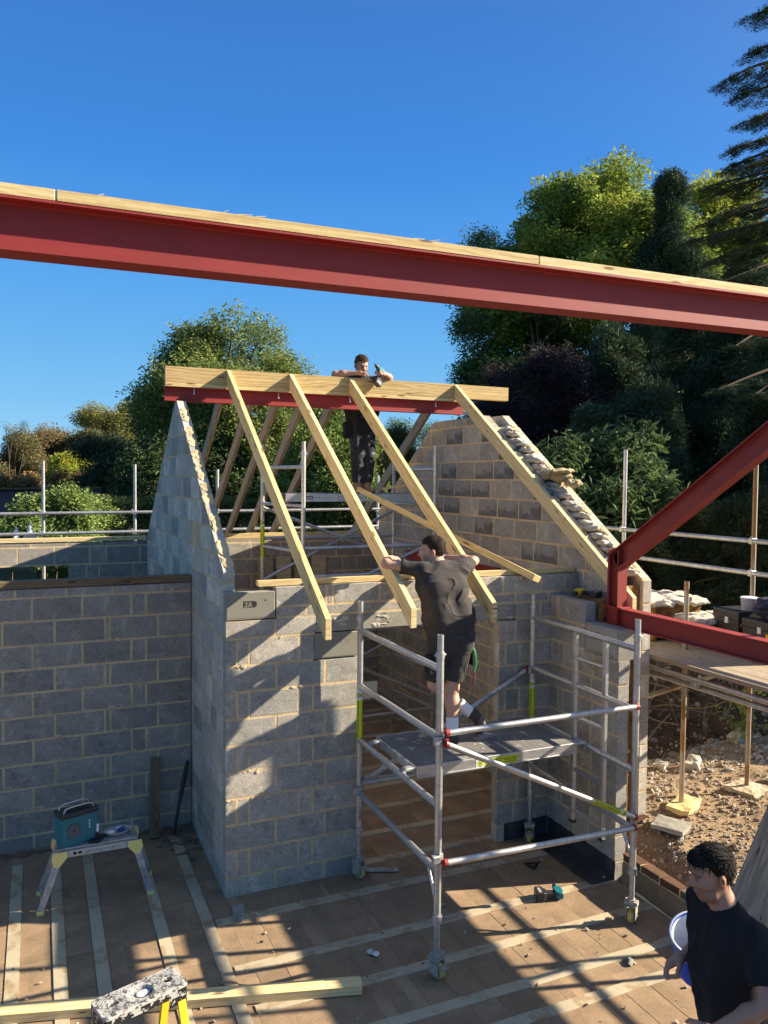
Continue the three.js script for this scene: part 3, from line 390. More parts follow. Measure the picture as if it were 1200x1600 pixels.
{
  // rafters of the small roof
  const y0 = 4.755, tz = .671, D = .148, W = .048; const yTop = (z) => y0 - tz * (z - (-9.0));
  const rafter = (tail) => { const z0 = -8.998, z1 = tail; const v = D / Math.cos(Math.atan(tz)); const p = [[z0, yTop(z0)], [z1, yTop(z1)], [z1, yTop(z1) - .158], [z1 - .012, yTop(z1) - .166], [z0, yTop(z0) - v]]; const g = prism(p, W, .002).rotateY(-Math.PI / 2); return boxUVslope(g, Math.atan(tz)); };
  function boxUVslope(g, a) { g.translate(0, -y0, 9).rotateX(-a); g = boxUV(g, rnd, 2); return g.rotateX(a).translate(0, y0, -9); }
  // prism was turned so that its outline lies in z,y and its width runs from x = 0 to W
  const labels = ['first timber rafter from the left end of the roof', 'second rafter from the left, left elbow of the worker rests on it', 'third rafter, right arm of the worker rests on it', 'rafter at the far right lying along the right gable'];
  const xs = [1.983, 2.724, 3.476, 4.936], tails = [-5.585, -5.635, -5.63, -5.60];
  xs.forEach((x, i) => { const g = rafter(tails[i]); g.computeBoundingBox(); const dx = x - g.boundingBox.min.x; g.translate(dx, 0, 0); single('rafter', labels[i], 'rafter', g, i % 2 ? M.pine : M.pineB, 'front roof rafters'); });
  const rl = ['rear rafter directly behind the first front rafter', 'second rear rafter from the left gable', 'third rear rafter from the left gable', 'fourth rear rafter, behind the small tower frame', 'fifth rear rafter, just left of the upper worker', 'rear rafter beside the right gable'];
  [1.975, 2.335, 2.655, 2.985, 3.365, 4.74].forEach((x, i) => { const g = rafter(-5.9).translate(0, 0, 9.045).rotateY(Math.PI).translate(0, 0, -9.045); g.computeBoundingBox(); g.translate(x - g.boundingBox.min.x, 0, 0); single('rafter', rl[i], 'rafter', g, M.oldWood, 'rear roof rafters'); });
  single('plank', 'loose timber plank leaning from the upper platform down past the front wall', 'plank', timber(V(3.62, 3.39, -8.95), V(4.36, 2.59, -6.27), .115, .062, { up: V(.35, 1, 0) }), M.pineB);
  single('steel_beam', 'short red steel beam lying against the right gable inside', 'steel beam', iBeam(2.5, .15, .08, .006, .008).translate(4.945, 2.42, -10.4), M.steel);
  single('plank', 'long timber plank lying across the floor at the lower left', 'plank', timber(V(-1.4, .036, -5.86), V(2.02, .036, -4.90), .115, .058), M.pine);
  single('timber_post', 'short upright timber leaning on the dark left wall', 'timber', [timber(V(1.02, .008, -7.80), V(1.055, .735, -7.985), .09, .045, { up: V(0, 0, 1) })], M.plate);
  single('iron_bar', 'black bar leaning in the corner of the left wall', 'bar', [tube(V(1.20, .01, -7.80), V(1.295, .37, -7.915), .016, 10), tube(V(1.29, .35, -7.91), V(1.372, .66, -7.995), .021, 10)], M.black);
  single('steel_plate', 'small grey metal plate lying at the wall corner', 'plate', boxAt(-.045, .045, 0, .004, -.12, .12, .001).rotateY(-.2).translate(1.46, .012, -6.16), M.aluDull);
  single('steel_plate', 'thin metal strip lying behind the left castor', 'plate', boxAt(-.035, .035, 0, .004, -.14, .14, .001).rotateY(1.2).translate(2.82, .012, -6.36), M.aluDull);
}
{
  // mineral wool showing between the leaves of the right gable, and the pile on the boards
  const lump = (cx, cy, cz, sx, sy, sz2, seed, det = 5) => soft(new THREE.IcosahedronGeometry(1, det).scale(sx, sy, sz2), .007, 24, seed, .004).translate(cx, cy, cz);
  const line = (z) => 4.27 - (z + 8.26) * slope;
  const l = []; for (let i = 0; i < 24; i++) { const z = mixn(-8.15, -5.9, (i + .5) / 24); l.push(lump(5.145 + .012 * Math.sin(i * 5.1), line(z) - .032 + .012 * Math.sin(i * 2.3), z, .066, .036, .17, i, 5)); }
  single('cavity_insulation', 'pale mineral wool filling the cavity along the right gable slope', 'insulation', l, M.woolWhite);
  single('wool_tuft', 'tuft of brown mineral wool sticking out of the gable slope', 'insulation', [lump(5.17, 3.57, -7.02, .11, .06, .14, 3), lump(5.14, 3.63, -6.95, .14, .028, .11, 7), lump(5.22, 3.50, -6.88, .09, .045, .1, 5), lump(5.24, 3.60, -7.08, .09, .02, .08, 9), lump(5.10, 3.60, -7.12, .1, .05, .09, 12)], [M.wool][0]);
}

// ---------------------------------------------------------------- access towers
const stickers = {};
function sticker(kind) {                                              // yellow label with a black ringed H and close print
  if (stickers[kind]) return stickers[kind]; const c = document.createElement('canvas'); c.width = 512; c.height = 64; const x = c.getContext('2d'); x.fillStyle = '#d8d8d2'; x.fillRect(0, 0, 512, 64); x.fillStyle = '#c9cf1e'; x.fillRect(96, 0, 416, 64); x.beginPath(); x.arc(48, 32, 27, 0, 6.3); x.fill(); x.lineWidth = 5; x.strokeStyle = '#15150f'; x.stroke(); x.fillStyle = '#15150f'; x.font = 'bold 36px sans-serif'; x.textAlign = 'center'; x.textBaseline = 'middle'; x.fillText('H', 48, 33);
  const r = rng(kind === 'a' ? 3 : 5); for (let ln = 0; ln < 3; ln++) for (let p = 112; p < 490;) { const w = 5 + r() * 18; x.fillRect(p, 14 + ln * 15, w, 6 + r() * 2); p += w + 4; } const t = new THREE.CanvasTexture(c); t.colorSpace = THREE.SRGBColorSpace; return stickers[kind] = mat({ map: t, roughness: .5 });
}
function sleeve(a, b, r) { const L = a.distanceTo(b), g = new THREE.CylinderGeometry(r, r, L, 14, 1, true); const uv = g.attributes.uv; for (let i = 0; i < uv.count; i++) uv.setXY(i, 1 - uv.getY(i), (uv.getX(i) * 2) % 1.0001); g.rotateX(Math.PI / 2).translate(0, 0, L / 2); return clean(g).applyMatrix4(alongZ(a, b)); }
function castor(t, x, z, y0, turn) {                                   // forked wheel with brake lever
  const T = (g) => g.rotateY(turn).translate(x, y0, z);
  const c = part(t, 'castor', [T(boxAt(-.045, .045, .150, .158, -.05, .05, .002)), T(boxAt(-.040, -.032, .045, .15, -.035, .045, .002)), T(boxAt(.032, .040, .045, .15, -.035, .045, .002)), T(boxAt(-.05, .05, .155, .185, -.035, .035, .006)), T(tube(V(-.05, .062, .01), V(.05, .062, .01), .008, 8)), T(boxAt(-.03, .03, .10, .112, .04, .10, .003))], M.castor);
  part(c, 'wheel', [T(tube(V(-.026, .062, .01), V(.026, .062, .01), .046, 20)), T(tube(V(-.030, .062, .01), V(.030, .062, .01), .018, 12))], M.castor);
  part(c, 'tyre', T(clean(new THREE.TorusGeometry(.047, .0155, 10, 26).rotateY(Math.PI / 2).scale(1.5, 1, 1).translate(0, .0625, .01))), M.tyreYellow);
}
function collar(p, r = .033, h = .05) { return [tube(p.clone().add(V(0, -h / 2, 0)), p.clone().add(V(0, h / 2, 0)), r, 14), tube(p.clone().add(V(-r - .012, 0, 0)), p.clone().add(V(r + .012, 0, 0)), .009, 8)]; }
function claw(t, p, dir) { const d = dir.clone().normalize(); part(t, 'brace_hook', [tube(p.clone().addScaledVector(d, .022), p.clone().addScaledVector(d, .048), .0255, 12), boxAt(-.012, .012, -.016, .016, -.013, .013, .004).translate(p.x + d.x * .035, p.y + .01, p.z + d.z * .035)], M.red); }
const R1 = .0265;
{
  const t = thing('scaffold_tower', 'aluminium scaffold tower on castors standing in front of the doorway', 'scaffold tower', [3.45, 0, -5.56]);
  const P = { N: V(2.56, 0, -4.82), BL: V(2.572, 0, -6.335), RN: V(4.318, 0, -4.83), BR: V(4.375, 0, -6.34) };
  const top = { N: 2.447, BL: 2.462, RN: 2.442, BR: 2.43 }, yo = 0;
  const on = (k, y) => V(P[k].x, y, P[k].z);
  for (const k of Object.keys(P)) {
    part(t, 'upright', [pipe(on(k, .46), on(k, 2.33), R1), pipe(on(k, 2.30), on(k, top[k]), R1 - .003), ...collar(on(k, 2.305), .031, .04)], M.alu);
    part(t, 'adjusting_leg', [tube(on(k, .17), on(k, .60), .0215, 12), ...collar(on(k, .43), .036, .055), tube(on(k, .18), on(k, .20), .034, 12)], M.galv);
    castor(t, P[k].x, P[k].z, 0, { N: .35, BL: .5, RN: 2.2, BR: -.6 }[k]);
  }
  const rail = (a, b, y, r = R1 - .001) => tube(on(a, y), on(b, y), r, 14);
  for (const [a, b] of [['BL', 'N'], ['BR', 'RN']]) for (const y of [.765, 1.235, 1.72, 2.205]) part(t, 'rung', rail(a, b, y), M.alu);
  // corner struts of the end frames
  for (const [k, e] of [['N', V(2.562, .765, -4.98)], ['BL', V(2.57, .765, -6.19)], ['RN', V(4.32, .765, -4.99)], ['BR', V(4.37, .765, -6.18)]]) part(t, 'strut', tube(on(k, .50), e, .012, 8), M.alu);
  // the ladder built into the right-hand end frame
  const lad = (z) => boxAt(4.312, 4.35, .52, 2.20, z - .022, z + .022, .006);
  part(t, 'ladder_stile', lad(-5.62), M.alu); part(t, 'ladder_stile_001', lad(-5.22), M.alu);
  for (const y of [.62, .98, 1.45, 1.97]) part(t, 'ladder_rung', tube(V(4.33, y, -5.62), V(4.33, y, -5.22), .017, 12), M.alu);
  for (const z of [-5.62, -5.22]) part(t, 'ladder_foot', boxAt(4.31, 4.352, .50, .525, z - .03, z + .03, .003), M.blackPlastic);
  const brace = (a, ya, b, yb, hook = true, m = M.alu) => { const A = on(a, ya), B = on(b, yb), out = V(0, 0, a === 'N' || a === 'RN' ? .05 : -.05); A.add(out); B.add(out); const d = B.clone().sub(A).normalize(); const o = part(t, 'brace', tube(A.clone().addScaledVector(d, .05), B.clone().addScaledVector(d, -.05), .0225, 14), m); if (hook) { claw(t, A, d); claw(t, B, d.clone().negate()); } return o; };
  brace('N', 1.765, 'RN', 1.765); brace('N', .845, 'RN', .80);
  const dg = brace('N', 1.70, 'RN', .87);
  { const A = V(2.56, 1.70, -4.77), B = V(4.318, .87, -4.78), d = B.clone().sub(A); part(dg, 'label', sleeve(A.clone().addScaledVector(d, .74), A.clone().addScaledVector(d, .93), .0232), sticker('a')); }
  brace('BL', .80, 'BR', 1.70, true, M.aluDull); brace('BL', .87, 'BR', .83, true, M.aluDull);
  { const A = V(2.57, .80, -6.02), B = V(3.1, 1.02, -5.3); part(t, 'brace', tube(V(2.60, .86, -6.30), V(2.93, 1.19, -5.52), .021, 12), M.aluDull); }
  const couple = (k, y) => part(t, 'coupler', [tube(on(k, y - .03), on(k, y + .03), .038, 12), boxAt(-.03, .03, -.03, .03, -.02, .02, .008).translate(P[k].x - .03, y, P[k].z + .03)], M.galv);
  couple('N', 1.71); couple('BL', .80); couple('BR', 1.70); couple('N', .87);
  part(t, 'label', sleeve(on('BL', 1.235), on('BL', 1.68), R1 + .0008), sticker('a')); part(t, 'label_001', sleeve(on('BR', 1.20), on('BR', 1.60), R1 + .0008), sticker('b'));
}
{
  const t = thing('scaffold_platform', 'grey working platform of the front tower, worker standing on it', 'platform', [3.42, 1.24, -5.83]);
  const y = 1.285, x0 = 2.70, x1 = 4.21, z0 = -6.22, z1 = -5.45;
  part(t, 'deck', boxAt(x0, x1, y - .012, y, z0, z1, .003), M.deck);
  for (const z of [z0 - .012, z1 + .012]) part(t, 'side_rail', [boxAt(x0 - .01, x1 + .01, y - .085, y - .001, z - .01, z + .01, .003), boxAt(x0 - .01, x1 + .01, y - .088, y - .078, z - .02, z + .02, .002)], M.alu);
  for (const x of [x0 - .012, x1 + .012]) part(t, 'end_rail', boxAt(x - .01, x + .01, y - .07, y - .002, z0, z1, .003), M.aluDull);
  for (const x of [x0 - .06, x1 + .06]) for (const z of [z0 + .08, z1 - .02]) part(t, 'hook', [boxAt(x - .05, x + .05, y - .03, y - .005, z - .03, z + .03, .006), boxAt(x - (x < 3 ? .065 : -.035), x + (x < 3 ? -.035 : .065), y - .075, y - .02, z - .03, z + .03, .006)], M.aluDull);
  const lb = clean(new THREE.PlaneGeometry(.40, .062)).translate(3.42, y - .048, z1 + .0235); part(t, 'label', lb, sticker('a'));
  part(t, 'dust', [...Array(14)].map((_, i) => boxUV(roughen(clean(new THREE.IcosahedronGeometry(1, 0).scale(.004 + rnd() * .012, .002, .005 + rnd() * .012)), .001, 40, i).translate(rr(x0, x1), y + .001, rr(z0, z1)))), M.mortar).userData.kind = 'stuff';
}
{
  // the tower inside the small building
  const t = thing('scaffold_tower', 'aluminium tower inside the block building, seen between the rafters', 'scaffold tower', [3.6, 0, -9.0]);
  const P = { A: V(2.86, 0, -8.86), B: V(2.66, 0, -9.95), C: V(4.62, 0, -8.9), D: V(4.50, 0, -9.9) };
  const on = (k, y) => V(P[k].x, y, P[k].z);
  for (const k of Object.keys(P)) { part(t, 'upright', [pipe(on(k, .2), on(k, 3.86), R1), pipe(on(k, 3.8), on(k, 3.96), R1 - .003), ...collar(on(k, 3.82), .031, .04), ...collar(on(k, 2.0), .031, .04)], M.alu); castor(t, P[k].x, P[k].z, 0, .7); }
  const bar = (a, b, y, y2 = y, r = .0225) => tube(on(a, y), on(b, y2), r, 12);
  for (const [a, b] of [['A', 'B'], ['C', 'D']]) for (const y of [.6, 1.1, 1.6, 2.16, 2.65, 3.2, 3.66]) part(t, 'rung', bar(a, b, y), M.alu);
  for (const l of [['A', 'C', 2.70, 2.70], ['A', 'C', 2.36, 2.36], ['A', 'C', 2.0, 2.75], ['B', 'D', 3.15, 2.45], ['B', 'D', 2.2, 3.1], ['B', 'D', 2.75, 2.75], ['A', 'C', 1.55, .75], ['A', 'C', .6, .6], ['B', 'D', 1.1, 1.1], ['B', 'D', .5, 1.3]]) part(t, 'brace', bar(...l), M.alu);
  part(t, 'label', sleeve(on('B', 2.5), on('B', 3.0), R1 + .001), sticker('b')); part(t, 'label_001', sleeve(V(3.25, 1.61, -9.93), V(3.55, 1.54, -9.93), .0235), sticker('a'));
  const d = thing('scaffold_platform', 'upper working platform under the ridge, second worker standing on it', 'platform', [3.6, 3.25, -9.3]);
  const y = 3.345; part(d, 'deck', boxAt(2.74, 4.48, y - .012, y, -9.75, -9.13, .003), M.deck); part(d, 'side_rail', boxAt(2.72, 4.50, y - .10, y - .003, -9.125, -9.10, .003), M.alu); part(d, 'side_rail_001', boxAt(2.72, 4.50, y - .10, y - .003, -9.775, -9.752, .003), M.alu);
  part(d, 'label', clean(new THREE.PlaneGeometry(.24, .05)).translate(3.85, y - .05, -9.097), sticker('a'));
  { const c = document.createElement('canvas'); c.width = 256; c.height = 64; const x = c.getContext('2d'); x.fillStyle = '#b9b9b4'; x.fillRect(0, 0, 256, 64); x.fillStyle = '#111'; x.fillRect(4, 8, 104, 48); x.fillStyle = '#ddd'; for (let i = 0; i < 5; i++) x.fillRect(14 + i * 18, 20, 9, 26); x.fillStyle = '#8b8b86'; for (let i = 0; i < 6; i++) x.fillRect(124 + i * 20, 22, 13, 20); const tx = new THREE.CanvasTexture(c); tx.colorSpace = THREE.SRGBColorSpace; part(d, 'maker_plate', clean(new THREE.PlaneGeometry(.26, .05)).translate(3.08, y - .05, -9.097), mat({ map: tx, roughness: .5 })); }
  const d2 = thing('scaffold_platform', 'lower tower platform dimly seen through the doorway opening', 'platform', [3.6, 1.6, -9.3]);
  part(d2, 'deck', boxAt(2.74, 4.48, 1.70, 1.712, -9.75, -9.13, .003), M.deck); part(d2, 'side_rail', boxAt(2.72, 4.50, 1.62, 1.71, -9.125, -9.10, .003), M.alu);
  part(d2, 'label', clean(new THREE.PlaneGeometry(.36, .06)).translate(3.1, 1.665, -9.097), sticker('a'));
  for (let i = 0; i < 4; i++) single('plank', ['tall pale board leaning on the rear wall, leftmost of four', 'second of four boards leaning on the rear wall', 'third of four boards leaning on the rear wall', 'rightmost of four boards leaning on the rear wall'][i], 'board', boxAt(3.0 + i * .26, 3.23 + i * .26, .02, 2.38 - i % 2 * .03, -.02, .02, .004).rotateX(-.05).translate(i * .02, 0, -11.36), i % 2 ? M.sheathing : M.oldWood, 'boards leaning on the rear wall');
  single('timber_offcut', 'short plank lying on the upper platform beside the worker', 'plank', timber(V(4.05, 3.40, -9.3), V(4.45, 3.47, -9.18), .18, .03), M.pineB);
}

// ---------------------------------------------------------------- tube scaffold outside
const standard = (x, z, y0, y1, m = M.galv) => pipe(V(x, y0, z), V(x, y1, z), .0245);
function clampAt(x, y, z) { return [tube(V(x, y - .025, z), V(x, y + .025, z), .034, 10), boxAt(-.035, .035, -.03, .03, -.03, .03, .008).translate(x - .02, y, z + .02), tube(V(x - .05, y, z + .03), V(x - .05, y + .05, z + .03), .008, 6)]; }
{
  const t = thing('tube_scaffold', 'galvanised tube scaffold with two guard rails along the right side', 'scaffold', [6.5, .25, -5]);
  const XO = 6.80, XI = 5.84;
  const outs = [[-10.4, 3.6], [-7.9, 3.93], [-5.92, 3.72], [-3.7, 3.9], [-1.6, 4.1], [.6, 3.9]];
  outs.forEach(([z, y]) => part(t, 'standard', standard(XO, z, M.hgt ? GZ : .2, y), z === -5.92 ? M.rustTube : M.galv));
  [[-5.86, 2.55], [-7.9, 2.5], [-3.7, 2.6], [-1.6, 2.55], [.6, 2.5]].forEach(([z, y]) => part(t, 'standard', standard(XI, z, GZ, y), z === -5.86 ? M.rustTube : M.galv));
  const yr = [2.925, 2.592]; for (const y of yr) part(t, 'guard_rail', tube(V(XO - .05, y, -11), V(XO - .05, y, 1.6), .0245, 14), M.galv);
  for (const y of [1.665, 1.755]) part(t, 'ledger', tube(V(y < 1.7 ? 5.45 : 5.36, y, -6.9), V(y < 1.7 ? 5.45 : 5.36, y + .04, 1.6), .0255, 14), M.alu);
  part(t, 'ledger', tube(V(XO + .05, 1.75, -11), V(XO + .05, 1.75, 1.6), .0245, 14), M.galv);
  for (const z of [-5.2, -6.3, -3.6, -2, -.4]) part(t, 'transom', tube(V(5.36, 1.80, z), V(XO + .2, 1.80, z), .0245, 14), M.galv);
  part(t, 'raking_brace', tube(V(5.35, .95, -6.9), V(6.9, 1.85, -5.5), .0245, 12), M.rustTube);
  for (const [z] of outs) for (const y of [...yr, 1.75]) part(t, 'coupler', clampAt(XO - .02, y, z), M.galv);
  for (const z of [-5.3, -3.6]) part(t, 'coupler', clampAt(5.41, 1.715, z), M.galv);
  // boards, one by one
  const names = ['nearest the wall', 'second from the wall', 'third from the wall', 'fourth from the wall', 'fifth from the wall', 'along the outer edge'];
  [0, 1, 2, 3, 4, 5].forEach((i) => { const x = 5.44 + i * .228; single('scaffold_board', `weathered scaffold board ${names[i]} on the right-hand lift`, 'scaffold board', timber(V(x, 1.862, -6.95 + (i % 3) * .12), V(x, 1.875 + (i % 2) * .004, 1.2), .222, .038), M.oldWood, 'boards of the right-hand scaffold lift'); });
  single('toe_board', 'upright timber toe board behind the wool bales on the scaffold', 'board', timber(V(6.74, 2.0, -6.9), V(6.74, 2.0, -4.8), .03, .20), M.pineB);
  // sole boards under the posts
  single('sole_board', 'splintered timber pad under the nearer rusty scaffold post', 'timber pad', roughen(boxUV(new THREE.BoxGeometry(.42, .045, .22, 8, 1, 6).rotateY(.5).translate(5.86, GZ + .045, -5.84)), .007, 13, 4), M.pineB);
  single('sole_board', 'square timber pad under the farther rusty scaffold post', 'timber pad', roughen(boxUV(new THREE.BoxGeometry(.36, .05, .34, 7, 1, 7).rotateY(.2).translate(6.80, GZ + .04, -5.90)), .008, 11, 9), M.sheathing);
}
{
  // rails behind the building
  const t = thing('tube_scaffold', 'grey guard rails of the scaffold beyond the rear wall', 'scaffold', [1, .2, -12.5]);
  const Z = -12.55, st = [-1.6, .075, 1.36, 2.62, 4.05, 5.4];
  st.forEach((x, i) => part(t, 'standard', standard(x, Z, GZ - .1, [3.7, 3.75, 3.72, 3.66, 3.6, 3.6][i]), M.galv));
  for (const y of [2.985, 2.69]) part(t, 'guard_rail', tube(V(-4, y - .03, Z + .05), V(6.8, y + .04, Z + .05), .0245, 12), M.galv);
  for (const x of st) for (const y of [2.99, 2.69]) part(t, 'coupler', clampAt(x, y, Z + .02), M.galv);
  part(t, 'ledger', tube(V(-4, 1.72, Z + .05), V(6.8, 1.72, Z + .05), .0245, 12), M.galv);
  for (let i = 0; i < 4; i++) single('scaffold_board', ['pale scaffold board nearest the window gap on the rear lift', 'second pale board beyond the window gap on the rear lift', 'third pale board beyond the window gap on the rear lift', 'farthest pale board beyond the window gap on the rear lift'][i], 'scaffold board', timber(V(-3, 1.80, -11.85 - i * .23), V(5, 1.80, -11.85 - i * .23), .22, .038), M.sheathing, 'boards of the rear scaffold lift');
  single('dust_sheet', 'white crumpled sheet draped by the rear guard rail', 'sheet', [roughen(boxUV(clean(new THREE.ConeGeometry(.10, .26, 14, 5)).translate(-.10, 2.72, -12.6)), .012, 12, 2), roughen(boxUV(clean(new THREE.ConeGeometry(.05, .18, 12, 4)).translate(-.28, 2.70, -12.65)), .012, 12, 6)], M.white);
}

// ---------------------------------------------------------------- tools and small things
function printTex(w, h, draw) { const c = document.createElement('canvas'); c.width = w; c.height = h; const x = c.getContext('2d'); draw(x, w, h); const t = new THREE.CanvasTexture(c); t.colorSpace = THREE.SRGBColorSpace; return t; }
const rbox = (w, h, d, c) => { const s = new THREE.Shape(); const a = w / 2, b = h / 2; s.moveTo(-a + c, -b); s.lineTo(a - c, -b); s.quadraticCurveTo(a, -b, a, -b + c); s.lineTo(a, b - c); s.quadraticCurveTo(a, b, a - c, b); s.lineTo(-a + c, b); s.quadraticCurveTo(-a, b, -a, b - c); s.lineTo(-a, -b + c); s.quadraticCurveTo(-a, -b, -a + c, -b); const g = new THREE.ExtrudeGeometry(s, { depth: d - .006, bevelEnabled: true, bevelThickness: .003, bevelSize: .003, bevelSegments: 1, curveSegments: 4 }); return boxUV(g.translate(0, 0, -d / 2 + .003)); };
function drillParts(t, body, trim) {                                  // own axes: barrel along +x, handle towards -y, battery at the foot
  const own = true;
  part(t, 'motor_housing', [rbox(.10, .062, .058, .02).translate(-.02, 0, 0), tube(V(-.085, 0, 0), V(-.06, 0, 0), .027, 16), tube(V(.03, 0, 0), V(.055, 0, 0), .027, 16)], body, own);
  part(t, 'chuck', [tube(V(.055, 0, 0), V(.085, 0, 0), .024, 16, .021), tube(V(.085, 0, 0), V(.105, 0, 0), .020, 16, .011), tube(V(.10, 0, 0), V(.135, 0, 0), .0045, 6)], trim, own);
  part(t, 'handle', [rbox(.042, .12, .036, .012).rotateZ(-.12).translate(-.033, -.075, 0)], trim, own);
  part(t, 'trigger', rbox(.014, .03, .018, .004).translate(-.004, -.05, 0), M.blackPlastic, own);
  const b = part(t, 'battery', [rbox(.115, .062, .072, .008).translate(-.035, -.165, 0), rbox(.09, .02, .06, .006).translate(-.04, -.128, 0)], M.blackPlastic, own);
  part(b, 'battery_label', rbox(.07, .022, .076, .003).translate(-.035, -.168, 0), M.greyPlastic, own);
}
{
  const d = thing('cordless_drill', 'teal and black cordless drill lying on the sunlit floor', 'cordless drill', [4.02, .040, -5.40]);
  drillParts(d, M.teal, M.blackPlastic); d.rotation.set(-Math.PI / 2 + .1, 0, 2.1 + Math.PI / 2, 'YXZ'); d.rotation.set(Math.PI / 2, 0, -1.25);
  const e = thing('cordless_drill', 'yellow and black cordless drill lying on top of the block pier', 'cordless drill', [4.80, 2.448, -6.20]);
  drillParts(e, M.yellow, M.blackPlastic); e.rotation.set(Math.PI / 2 + .1, 0, 2.7);
  const br = new THREE.Shape(); br.moveTo(0, 0); br.lineTo(.16, .0); br.lineTo(.05, -.13); br.closePath(); const hole = new THREE.Path(); hole.moveTo(.03, -.02); hole.lineTo(.055, -.09); hole.lineTo(.12, -.018); hole.closePath(); br.holes.push(hole);
  single('steel_bracket', 'black triangular bracket lying on the shaded floor', 'bracket', [clean(new THREE.ExtrudeGeometry(br, { depth: .012, bevelEnabled: false }).rotateX(-Math.PI / 2).rotateY(-.25)).translate(4.06, .014, -5.96)], M.black);
}
{
  const t = thing('work_bench', 'small folding aluminium work bench by the left wall with yellow hinges', 'work bench', [.44, 0, -6.93]);
  const y = .5, x0 = .12, x1 = .75, z0 = -7.04, z1 = -6.785;
  part(t, 'top', boxAt(x0, x1, y - .014, y, z0, z1, .003), M.aluDull);
  const fr = printTex(512, 64, (x) => { x.fillStyle = '#b5b5b1'; x.fillRect(0, 0, 512, 64); x.fillStyle = '#222'; x.fillRect(40, 18, 30, 30); x.fillRect(84, 20, 34, 26); x.fillStyle = '#777'; const r = rng(2); for (let p = 140; p < 470; p += 6 + r() * 14) x.fillRect(p, 16 + r() * 20, 4 + r() * 10, 10 + r() * 14); });
  for (const z of [z0, z1]) part(t, 'side_rail', boxAt(x0, x1, y - .075, y - .016, z - .008, z + .008, .002), M.aluDull);
  part(t, 'label', clean(new THREE.PlaneGeometry(.44, .05)).translate(.43, y - .046, z1 + .0095), mat({ map: fr, roughness: .5, metalness: .2 }));
  const feet = [[-.005, -6.765], [-.005, -7.10], [.85, -6.755], [.875, -7.10]];
  feet.forEach(([fx, fz], i) => { const tx = i < 2 ? x0 + .02 : x1 - .02, tz = i % 2 ? z0 : z1; const l = part(t, 'leg', timber(V(tx, y - .06, tz), V(fx, .03, fz), .05, .022, { up: V(0, 0, 1), c: .002 }), M.aluDull); part(l, 'foot', boxAt(fx - .028, fx + .028, 0, .032, fz - .02, fz + .02, .004), M.safety); const hz = tz + (i % 2 ? -.014 : .014); part(t, 'hinge', prism([[tx - .06, y - .075], [tx - .045, y - .13], [tx - .005, y - .145], [tx + .06, y - .07], [tx + .06, y - .02], [tx - .05, y - .02]].map(([a, b]) => i < 2 ? [a, b] : [2 * tx - a, b]), .004).translate(0, 0, hz + .004), M.safety); });
  for (const i of [0, 2]) part(t, 'leg_bar', tube(V(feet[i][0] + (i ? -.01 : .01), .06, feet[i][1]), V(feet[i + 1][0] + (i ? -.01 : .01), .06, feet[i + 1][1]), .011, 8), M.aluDull);
  const r = thing('site_radio', 'teal and black site radio standing on the work bench', 'radio', [.275, .5, -6.90], .35);
  const fw = .29, fh = .235, fd = .165;
  part(r, 'case', [rbox(fw, fh, fd, .02).translate(0, .02 + fh / 2, 0), rbox(fw - .02, .03, fd - .02, .006).translate(0, .016, 0)], M.teal, true);
  part(r, 'bumper', [boxAt(-fw / 2 - .008, fw / 2 + .008, .235, .275, -fd / 2 - .008, fd / 2 + .008, .01), boxAt(fw / 2 - .025, fw / 2 + .01, .02, .07, -fd / 2 - .008, fd / 2 + .008, .008)], M.blackPlastic, true);
  for (const z of [-.05, .05]) part(r, 'handle', bent([V(-.125, .275, z), V(-.11, .305, z), V(0, .315, z), V(.11, .305, z), V(.125, .275, z)], .0065, 20, 8), M.zinc, true);
  part(r, 'tuner', [boxAt(-.08, .08, .275, .287, -.035, .035, .004), boxAt(-.02, .02, .285, .30, -.02, .02, .004)], M.blackPlastic, true);
  const sp = part(r, 'speaker', [tube(V(-.055, .13, fd / 2 - .004), V(-.055, .13, fd / 2 + .006), .058, 28)], M.blackPlastic, true);
  for (let k = 0; k < 4; k++) part(sp, 'speaker_ring', clean(new THREE.TorusGeometry(.014 + k * .012, .002, 6, 24).translate(-.055, .13, fd / 2 + .007)), M.greyPlastic, true);
  part(r, 'lettering', clean(new THREE.PlaneGeometry(.10, .028).rotateZ(Math.PI / 2).translate(.075, .155, fd / 2 + .0018)), mat({ map: printTex(256, 72, (x) => { x.fillStyle = '#0d5a66'; x.fillRect(0, 0, 256, 72); x.fillStyle = '#d8e6e6'; x.font = 'italic bold 60px sans-serif'; x.fillText('makita', 14, 54); }), roughness: .45 }), true);
  part(r, 'price_tag', boxAt(fw / 2 - .012, fw / 2 + .006, .05, .13, fd / 2 + .002, fd / 2 + .006, .001), M.white, true);
  single('phone', 'black wallet phone lying on the bench between radio and tray', 'phone', rbox(.085, .155, .012, .008).rotateX(-Math.PI / 2).rotateY(-.5).translate(.435, .507, -6.86), M.black);
  const tr = thing('food_tray', 'pale plastic food tray holding crumpled wrappers on the bench', 'tray', [.60, .5, -6.91], .12);
  part(tr, 'tray_shell', [lathe([[.0, .004], [.075, .004], [.095, .035], [.108, .037], [.107, .033], [.093, .031], [.077, .0], [0, 0]], 24).scale(1.05, 1, .68)], mat({ rgb: [.5, .47, .40], roughness: .4 }), true);
  for (let i = 0; i < 5; i++) part(tr, 'wrapper', roughen(clean(new THREE.IcosahedronGeometry(.03, 2)), .008, 60, i).scale(1, .6, .8).translate((i - 2) * .028, .03 + .008 * (i % 2), .02 * Math.cos(i * 2)), [M.white, M.greyPlastic, M.white, mat({ rgb: [.05, .05, .22], roughness: .4 }), M.greyPlastic][i], true);
}
